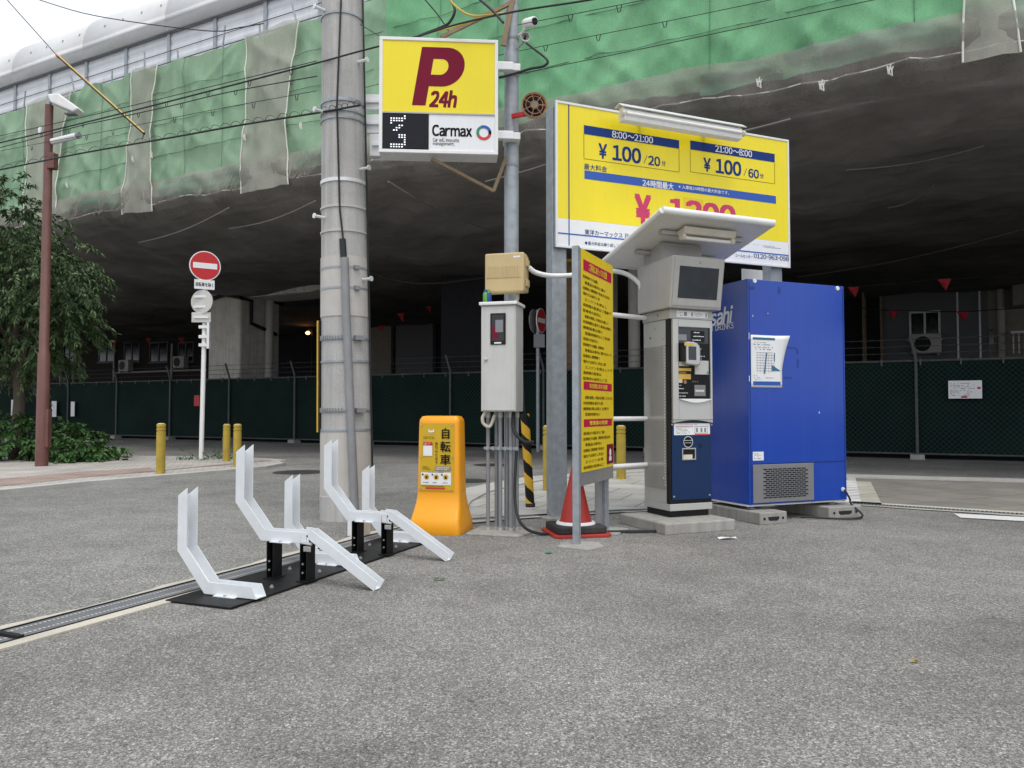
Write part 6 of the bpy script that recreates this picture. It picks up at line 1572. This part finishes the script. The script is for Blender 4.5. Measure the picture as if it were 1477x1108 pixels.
rim.build('canopy_rim', 'white', pm_, smooth=True)
def cz(y): return A[1] + (y - A[0]) * (B[1] - A[1]) / (B[0] - A[0])
mb = MB(); mb.bar((cx0 + .16, -0.08, cz(-0.08) - .02), (cx1 - .12, -0.08, cz(-.08) - .02), .05, .03); mb.bar((cx0 + .16, 0.3, cz(.3) - .02), (cx1 - .12, 0.3, cz(.3) - .02), .05, .03); mb.build('canopy_rib', 'greige', pm_)
fx = MB(); fx.prism([(-0.20, cz(-.15) - .055), (-0.11, cz(-.15) - .055), (-0.10, cz(-.1) - .01), (-0.22, cz(-.2) - .012)], lambda a, b, c: (c, a, b), 0.02, 0.55)
lo_ = fx.build('lamp_housing', 'ivory', pm_, bevel=0.004)
MB().tube([(0.04, -0.165, cz(-.15) - .085), (0.53, -0.165, cz(-.15) - .085)], 0.016, 12).build('lamp_tube', 'tube', lo_, smooth=True)
mb = MB()
for x in (0.035, 0.535): mb.lathe((x, -0.165, cz(-.15) - .08), [(0.028, -0.018), (0.028, 0.018)], 14, (1, 0, 0)); mb.box(x - .016, x + .016, -0.19, -0.13, cz(-.15) - .07, cz(-.15) - .05)
mb.build('lamp_socket', 'ivory', lo_, smooth=True)

# ------------------------------------------------------------------ blue vending machine (seen from behind)
VO = Vector((2.11, 6.87, 0)); VA = radians(22.6)
vm = thing('vending_machine', 'large blue vending machine seen from its back, with a vent grille and poster', 'vending machine', VO, VA)
def Vv(px, py): return ON(VO, VA, px, py)
VW = Vv(1220, 600)[0]; VB = Vv(1080, 731)[1]; VT = Vv(1078, 402)[1]; VD = 0.76
bdy = MB().box(0, VW, 0.0, VD, VB + .012, VT).build('body', 'vblue', vm, bevel=0.006)
MB().box(-0.004, VW + .004, 0.02, VD, VB - .004, VB + .0115).build('base_rail', 'alu', vm)
seam = MB(); zs_ = Vv(1100, 669)[1]; seam.box(0.055, VW - .02, -0.0025, -0.0005, zs_ - .003, zs_ + .003)
seam.box(0.018, 0.022, -0.0025, -0.0005, VB + .03, VT - .03); seam.box(VW - .022, VW - .018, -0.0025, -0.0005, VB + .03, VT - .03); seam.build('panel_seam', 'mblue', vm)
r_ = random.Random(5); rb_ = MB()
MB().box(0.02, VW - .02, -0.004, -0.0006, VB + .02, VB + .05).build('bottom_lip', 'vblue', vm)
# grille
def V3(cx, cy): return Vv(1010 + cx / 2.77, 380 + cy / 2.77)
a = V3(210, 958); b = V3(450, 800); gx0, gx1 = a[0], b[0]; gz1 = (V3(210, 803)[1] + V3(450, 798)[1]) / 2; gz0 = (V3(210, 958)[1] + V3(450, 946)[1]) / 2
gr = MB().box(gx0, gx1, -0.012, -0.0005, gz0, gz1).build('grille', 'grille', vm, bevel=0.004)
sl_ = MB(); ex = 0.11; rows = 15
for j in range(rows):
    z = gz0 + .045 + (gz1 - gz0 - .09) * j / (rows - 1); n = 9; wv = (gx1 - gx0 - ex - .09) / n
    for i in range(n):
        x = gx0 + ex + i * wv + (0.5 * wv if j % 2 else 0); sl_.rect(x, min(x + wv * 0.84, gx1 - .06), z - .0055, z + .0055, -0.0132)
sl_.build('grille_slot', 'black', gr)
# lettering on the left flank (plane local x = 0, running back along y)
def flank(px, py):
    lx, ly = axes(VA); r = ray(px, py); t = (VO - CAM).dot(lx) / r.dot(lx); P = CAM + r * t; return ((P - VO).dot(ly), P.z)
lt = MB()
yR, zR = flank(1010 + 133 / 2.77, 380 + 165 / 2.77); yM, _ = flank(1040, 470)
_, zA1 = flank(1010 + 120 / 2.77, 380 + 170 / 2.77); _, zA0 = flank(1010 + 120 / 2.77, 380 + 238 / 2.77)
tw = MB(); Ls = 0.47
put_text(tw, 'Asahi', (0, 0, Ls * 0.92, zA1 - zA0), 0, 0.03, 0.18)
_, zB1 = flank(1010 + 100 / 2.77, 380 + 240 / 2.77); _, zB0 = flank(1010 + 100 / 2.77, 380 + 264 / 2.77)
zoff = zB0 - zA0
put_text(tw, 'SOFT DRINKS', (0, zoff, Ls, zoff + (zB1 - zB0)), 0, 0.015)
yend = yR
vsn = [(-0.0015 + q, yend + Ls - x, zA0 + z) for (x, q, z) in tw.v]
lt.add(vsn, tw.f); lt.build('lettering', 'signwhite', vm, fix=False)
# poster with curled corner
px0, pz1 = V3(200, 285); px1, _ = V3(342, 292); _, pz0 = V3(203, 495); px1b, _ = V3(326, 494)
def curl(u, v):
    x = px0 + (px1b - px0) * u; k = max(0, (u - 0.75) / 0.25) * max(0, v - 0.35) / 0.65
    return (x + k * (px1 - px1b) * 0.8, -0.004 - 0.05 * k * k - 0.012 * k, pz0 + (pz1 - pz0) * v + 0.0 * k)
po2 = MB().grid(12, 12, curl).build('poster', 'signwhite', vm, smooth=True, fix=False)
sm_ = po2.modifiers.new('s', 'SOLIDIFY'); sm_.thickness = 0.0015; sm_.offset = 1
pmk = MB(); W_ = px1b - px0; H_ = pz1 - pz0
def pq(u0, v0, u1, v1, y=-0.0075): return (px0 + u0 * W_, px0 + u1 * W_, pz1 - v1 * H_, pz1 - v0 * H_, y)
MB().rect(*pq(0.06, 0.045, 0.80, 0.09)).build('poster_header', 'teal', po2); MB().rect(*pq(0.06, 0.885, 0.94, 0.96)).build('poster_footer', 'blue', po2)
pr_ = MB()
for (u0, v0, u1, v1, rr_, sd) in ((0.08, 0.12, 0.75, 0.2, 2, 1), (0.12, 0.21, 0.72, 0.29, 2, 2), (0.08, 0.76, 0.3, 0.86, 3, 4), (0.4, 0.8, 0.75, 0.83, 1, 5)):
    q = pq(u0, v0, u1, v1); marks(pr_, (q[0], q[2], q[1], q[3]), -0.0075, rr_, 0.7, sd)
for i in range(8):
    q = pq(0.16, 0.33 + i * .05, 0.70 + 0.03 * (i % 3), 0.333 + i * .05 + .004); pr_.rect(*q)
for i in range(7): q = pq(0.2 + i * .09, 0.33, 0.205 + i * .09, 0.72); pr_.rect(*q)
pr_.build('poster_print', 'inkgrey', po2, fix=False)
pm2 = MB(); f_ = lambda u, v: (px0 + u * W_, -0.0085, pz1 - v * H_)
pm2.add([f_(0.40, 0.74), f_(0.44, 0.74), f_(0.52, 0.33), f_(0.48, 0.33)], [(0, 1, 2, 3)]); pm2.add([f_(0.66, 0.68), f_(0.95, 0.68), f_(0.66, 0.56)], [(0, 1, 2)]); pm2.add([f_(0.73, 0.5), f_(0.76, 0.5), f_(0.77, 0.33), f_(0.74, 0.33)], [(0, 1, 2, 3)]); pm2.build('map_shape', 'teal', po2, fix=False)
a = V3(210, 788); b = V3(253, 752); MB().rect(a[0], b[0], a[1], b[1], -0.0015).build('rating_label', 'signwhite', vm)
mb = MB(); marks(mb, (a[0] + .01, a[1] + .01, b[0] - .01, b[1] - .01), -0.0025, 4, 0.7, 3); mb.build('small_print', 'inkgrey', vm, fix=False)
mb = MB()
for cx, cy in ((217, 70), (548, 100)): p = V3(cx, cy); mb.lathe((p[0], -0.0005, p[1]), [(0.022, 0), (0.018, 0.008)], 14, (0, -1, 0))
mb.build('cap', 'signwhite', vm)
mk = MB()
for (cx, cy, w_, h_) in ((207, 98, .05, .03), (315, 108, .03, .06), (270, 200, .025, .03), (362, 338, .12, .012), (388, 352, .02, .05), (390, 400, .018, .08), (350, 458, .09, .012)): p = V3(cx, cy); mk.rect(p[0] - w_/2, p[0] + w_/2, p[1] - h_/2, p[1] + h_/2, -0.0012)
mk.build('glue_and_curl_shadow', 'vmark', vm)  # strips right of the poster paint the shadow of its curled edge
sc = MB()
for (cx, cy, l_) in ((195, 290, .06), (196, 460, .05), (475, 596, .02), (210, 210, .015), (270, 200, .01)): p = V3(cx, cy); sc.rect(p[0] - .004, p[0] + .004, p[1] - l_/2, p[1] + l_/2, -0.0016)
sc.build('paint_chip', 'signwhite', vm)
p = V3(570, 903); MB().lathe((p[0], -0.0005, p[1]), [(0.022, 0), (0.018, 0.012)], 14, (0, -1, 0)).build('cable_gland', 'alu', vm)
MB().tube(sm([(p[0], -0.02, p[1]), (p[0] + .03, -0.05, p[1] - .08), (p[0] + .04, -0.06, 0.12), (p[0] + .03, -0.2, 0.03), (p[0] - .2, -0.24, 0.02), (p[0] - .5, 0.02, 0.02)]), 0.009, 8).build('power_cable', 'cable', vm, smooth=True)
mb = MB()
for x in (0.10, VW - .10):
    for y in (0.10, VD - .1): MB().tube([(x, y, 0.115), (x, y, VB)], 0.02, 10).lathe((x, y, 0.112), [(0.04, 0), (0.04, 0.008)], 14).build('levelling_foot', 'galv', vm, smooth=True)
def block(px, py, label, yaw):
    P = AT(0, 0, 1)
    c = G(px, py); root = thing('concrete_block', label, 'concrete block', (c.x, c.y, 0), yaw, 'concrete blocks under the blue machine')
    MB().box(0, 0.16, 0, 0.62, 0.002, 0.108).build('block', 'conc', root, bevel=0.01)
    mb = MB().box(0.03, 0.13, -0.003, 0.004, 0.035, 0.075); mb.build('cast_recess', 'cam_dark', root)
def gblock(name, label, lx0, lx1, ly0, ly1):
    lx, ly = axes(VA); P = VO + lx * lx0 + ly * ly0
    root = thing('concrete_block', label, 'concrete block', (P.x, P.y, 0), VA, 'concrete blocks under the blue machine')
    MB().box(0, lx1 - lx0, 0, ly1 - ly0, 0.002, 0.110).build('block', 'conc', root, bevel=0.01)
    w_ = lx1 - lx0
    MB().prism([(w_ * .3, 0.05), (w_ * .36, 0.035), (w_ * .64, 0.035), (w_ * .7, 0.05), (w_ * .7, 0.07), (w_ * .3, 0.07)], lambda a, b, c: (a, c, b), -0.002, 0.01).build('cast_recess', 'wall_black', root)
    mb = MB()
    for u in (.16, .84): mb.lathe((w_ * u, 0.003, 0.055), [(0.012, 0), (0.012, 0.006)], 10, (0, -1, 0))
    mb.build('cast_hole', 'cam_dark', root)
gblock('a', 'concrete block under the left end of the blue vending machine', -0.02, 0.28, -0.16, 0.62)
gblock('b', 'concrete block under the right end of the blue vending machine', 0.82, 1.22, -0.10, 0.62)

# ------------------------------------------------------------------ overhead cables
wires = []
def plane_pt(px, py, base=(-1.53, 6.9)):
    r = ray(px, py); n = Vector((0.4647, 0.8855, 0)); t = (Vector((base[0], base[1], 0)) - Vector((0, 0, 0))).dot(n) / r.dot(n)
    return CAM + r * t
def wire(label, pts, r_=0.008, m='cable', hooks=None, base=(-1.53, 6.9), wrap=0, name='overhead_cable', grp='overhead cables'):
    P = sm([plane_pt(x, y, base) for x, y in pts], 4)
    fine = []
    for i in range(len(P) - 1):
        n = max(2, int((P[i+1] - P[i]).length / 0.25))
        for k in range(n): fine.append(P[i].lerp(P[i+1], k / n))
    fine.append(P[-1])
    root = thing(name, label, 'cable', (0, 0, 0), 0, grp)
    MB().tube(fine, r_, 6).build('strand', m, root, smooth=True)
    if hooks:
        hb = MB()
        for x, y in hooks:
            p = plane_pt(x, y, base); hb.tube([p + FV * -0.02, p + Vector((0, 0, -0.05)) - FV * 0.008, p + Vector((0, 0, -0.05)) + FV * 0.008, p + FV * 0.02], 0.004, 4)
        hb.build('hook', 'cable', root)
    if wrap:
        hb = []; L = 0
        for i in range(len(fine) - 1):
            for k in range(8):
                p = fine[i].lerp(fine[i+1], k / 8); a = (i * 8 + k) * 2 * pi / 10; hb.append(p + Vector((0, 0, 0.024 + 0.022 * cos(a))) + GV * 0.022 * sin(a))
        MB().tube(hb, 0.0028, 4).build('spiral_wrap', m, root)
wire('uppermost thick cable bundle, running right behind the parking sign', [(-160, 243), (0, 206), (150, 170), (300, 132), (457, 91), (519, 74), (604, 52), (660, 35), (747, 16), (850, 0), (1000, -28)], 0.008, hooks=[(60, 192), (120, 177), (180, 163), (240, 148), (300, 133), (360, 117), (420, 101)])
wire('thin messenger wire just above the thick cable bundle left of the utility pole', [(-160, 232), (0, 196), (150, 162), (300, 126), (457, 88)], 0.004)
wire('second sagging cable just below the thick bundle left of the pole', [(-160, 250), (0, 213), (110, 183), (160, 172), (250, 152), (330, 133), (457, 110)], 0.005, hooks=[(100, 186), (200, 163), (262, 149), (340, 130), (420, 115)])
wire('thin wire with drip hooks between the two heavier cables at left', [(-160, 250), (10, 216), (150, 190), (300, 160), (457, 131)], 0.003, hooks=[(46, 211), (125, 195), (163, 188), (252, 170), (307, 160), (366, 149), (428, 137)])
wire('lowest thick black cable with spiral wrap, passing the red brown pole', [(-160, 278), (0, 245), (113, 222), (250, 198), (350, 180), (457, 163), (519, 152)], 0.0095, wrap=1)
wire('thin wire from the round pole to the upper right, highest of three', [(747, 36), (870, 12), (960, -6), (1100, -32)], 0.003, hooks=[(823, 22), (893, 8)])
wire('thin hooked wire from the round pole to the upper right, middle of three', [(520, 128), (640, 98), (747, 74), (880, 47), (1000, 23), (1130, -4), (1300, -40)], 0.003, hooks=[(787, 66), (863, 51), (959, 31)], base=(-1.53, 7.8))
wire('thin wire from the round pole to the upper right, lowest of three', [(747, 107), (880, 80), (1000, 55), (1250, 2), (1400, -30)], 0.003)
wire('black wire crossing the top left corner to the noise barrier', [(20, -12), (57, 0), (120, 19), (200, 33), (305, 45), (345, 40), (380, 34)], 0.009, base=(-4.0, 12.5))
wire('black cable looping down in front of the green sheet left of the round pole', [(643, -8), (652, 3), (656, 16), (650, 30), (640, 38), (604, 52)], 0.012, base=(-1.53, 7.1))
wire('thick black cable slanting down to the round pole top', [(688, -4), (710, 15), (726, 33)], 0.012, base=(-1.53, 6.9))
wire('pair of thin black cables dropping behind the parking sign', [(610, -4), (632, 22), (648, 46)], 0.007, base=(-1.53, 7.2))
wire('yellow cable swinging into the round pole', [(646, -6), (656, 8), (675, 21), (695, 23), (727, 19)], 0.009, 'yelcable', base=(-1.53, 6.95))
wire('lower yellow cable running behind the stay bar to the round pole', [(628, 46), (660, 38), (700, 25), (727, 19)], 0.006, 'yelcable', base=(-1.53, 7.0))
wire('black cable loop on the right side of the round pole', [(720, 112), (747, 105), (766, 99), (783, 96), (790, 90), (786, 83), (772, 72), (759, 62)], 0.011, base=(-1.53, 7.3), grp=None)
wire('thin dark wire from the utility pole to the parking sign', [(519, 35), (547, 52)], 0.004)
# guy wire with yellow guard at left
gw = thing('guy_wire', 'guy wire with black and yellow guard tube slanting in front of the green sheets', 'guy wire', (0, 0, 0), 0)
bs_ = (-4.0, 11.2)
MB().tube([plane_pt(-60, -90, bs_), plane_pt(13, 3, bs_), plane_pt(82, 80, bs_)], 0.008, 5).build('wire', 'cable', gw)
gp = [plane_pt(82, 80, bs_).lerp(plane_pt(208, 193, bs_), k / 12) for k in range(13)]
MB().tube(gp, 0.020, 8).build('guard_tube', 'cable', gw); MB().tube([p + Vector((0.012, -0.03, 0.012)) for p in gp], 0.011, 6).build('yellow_stripe', 'gold', gw)
MB().tube([gp[-1], CAM + (Vector(vp(v_hit(216, 205)[0], -0.25, v_hit(216, 205)[1])) - CAM) * KS], 0.008, 5).build('anchor_wire', 'cable', gw)
MB().tube([gp[0] + Vector((0, 0, .0)), gp[0].lerp(gp[1], .3)], 0.026, 8).build('red_collar', 'signred', gw)
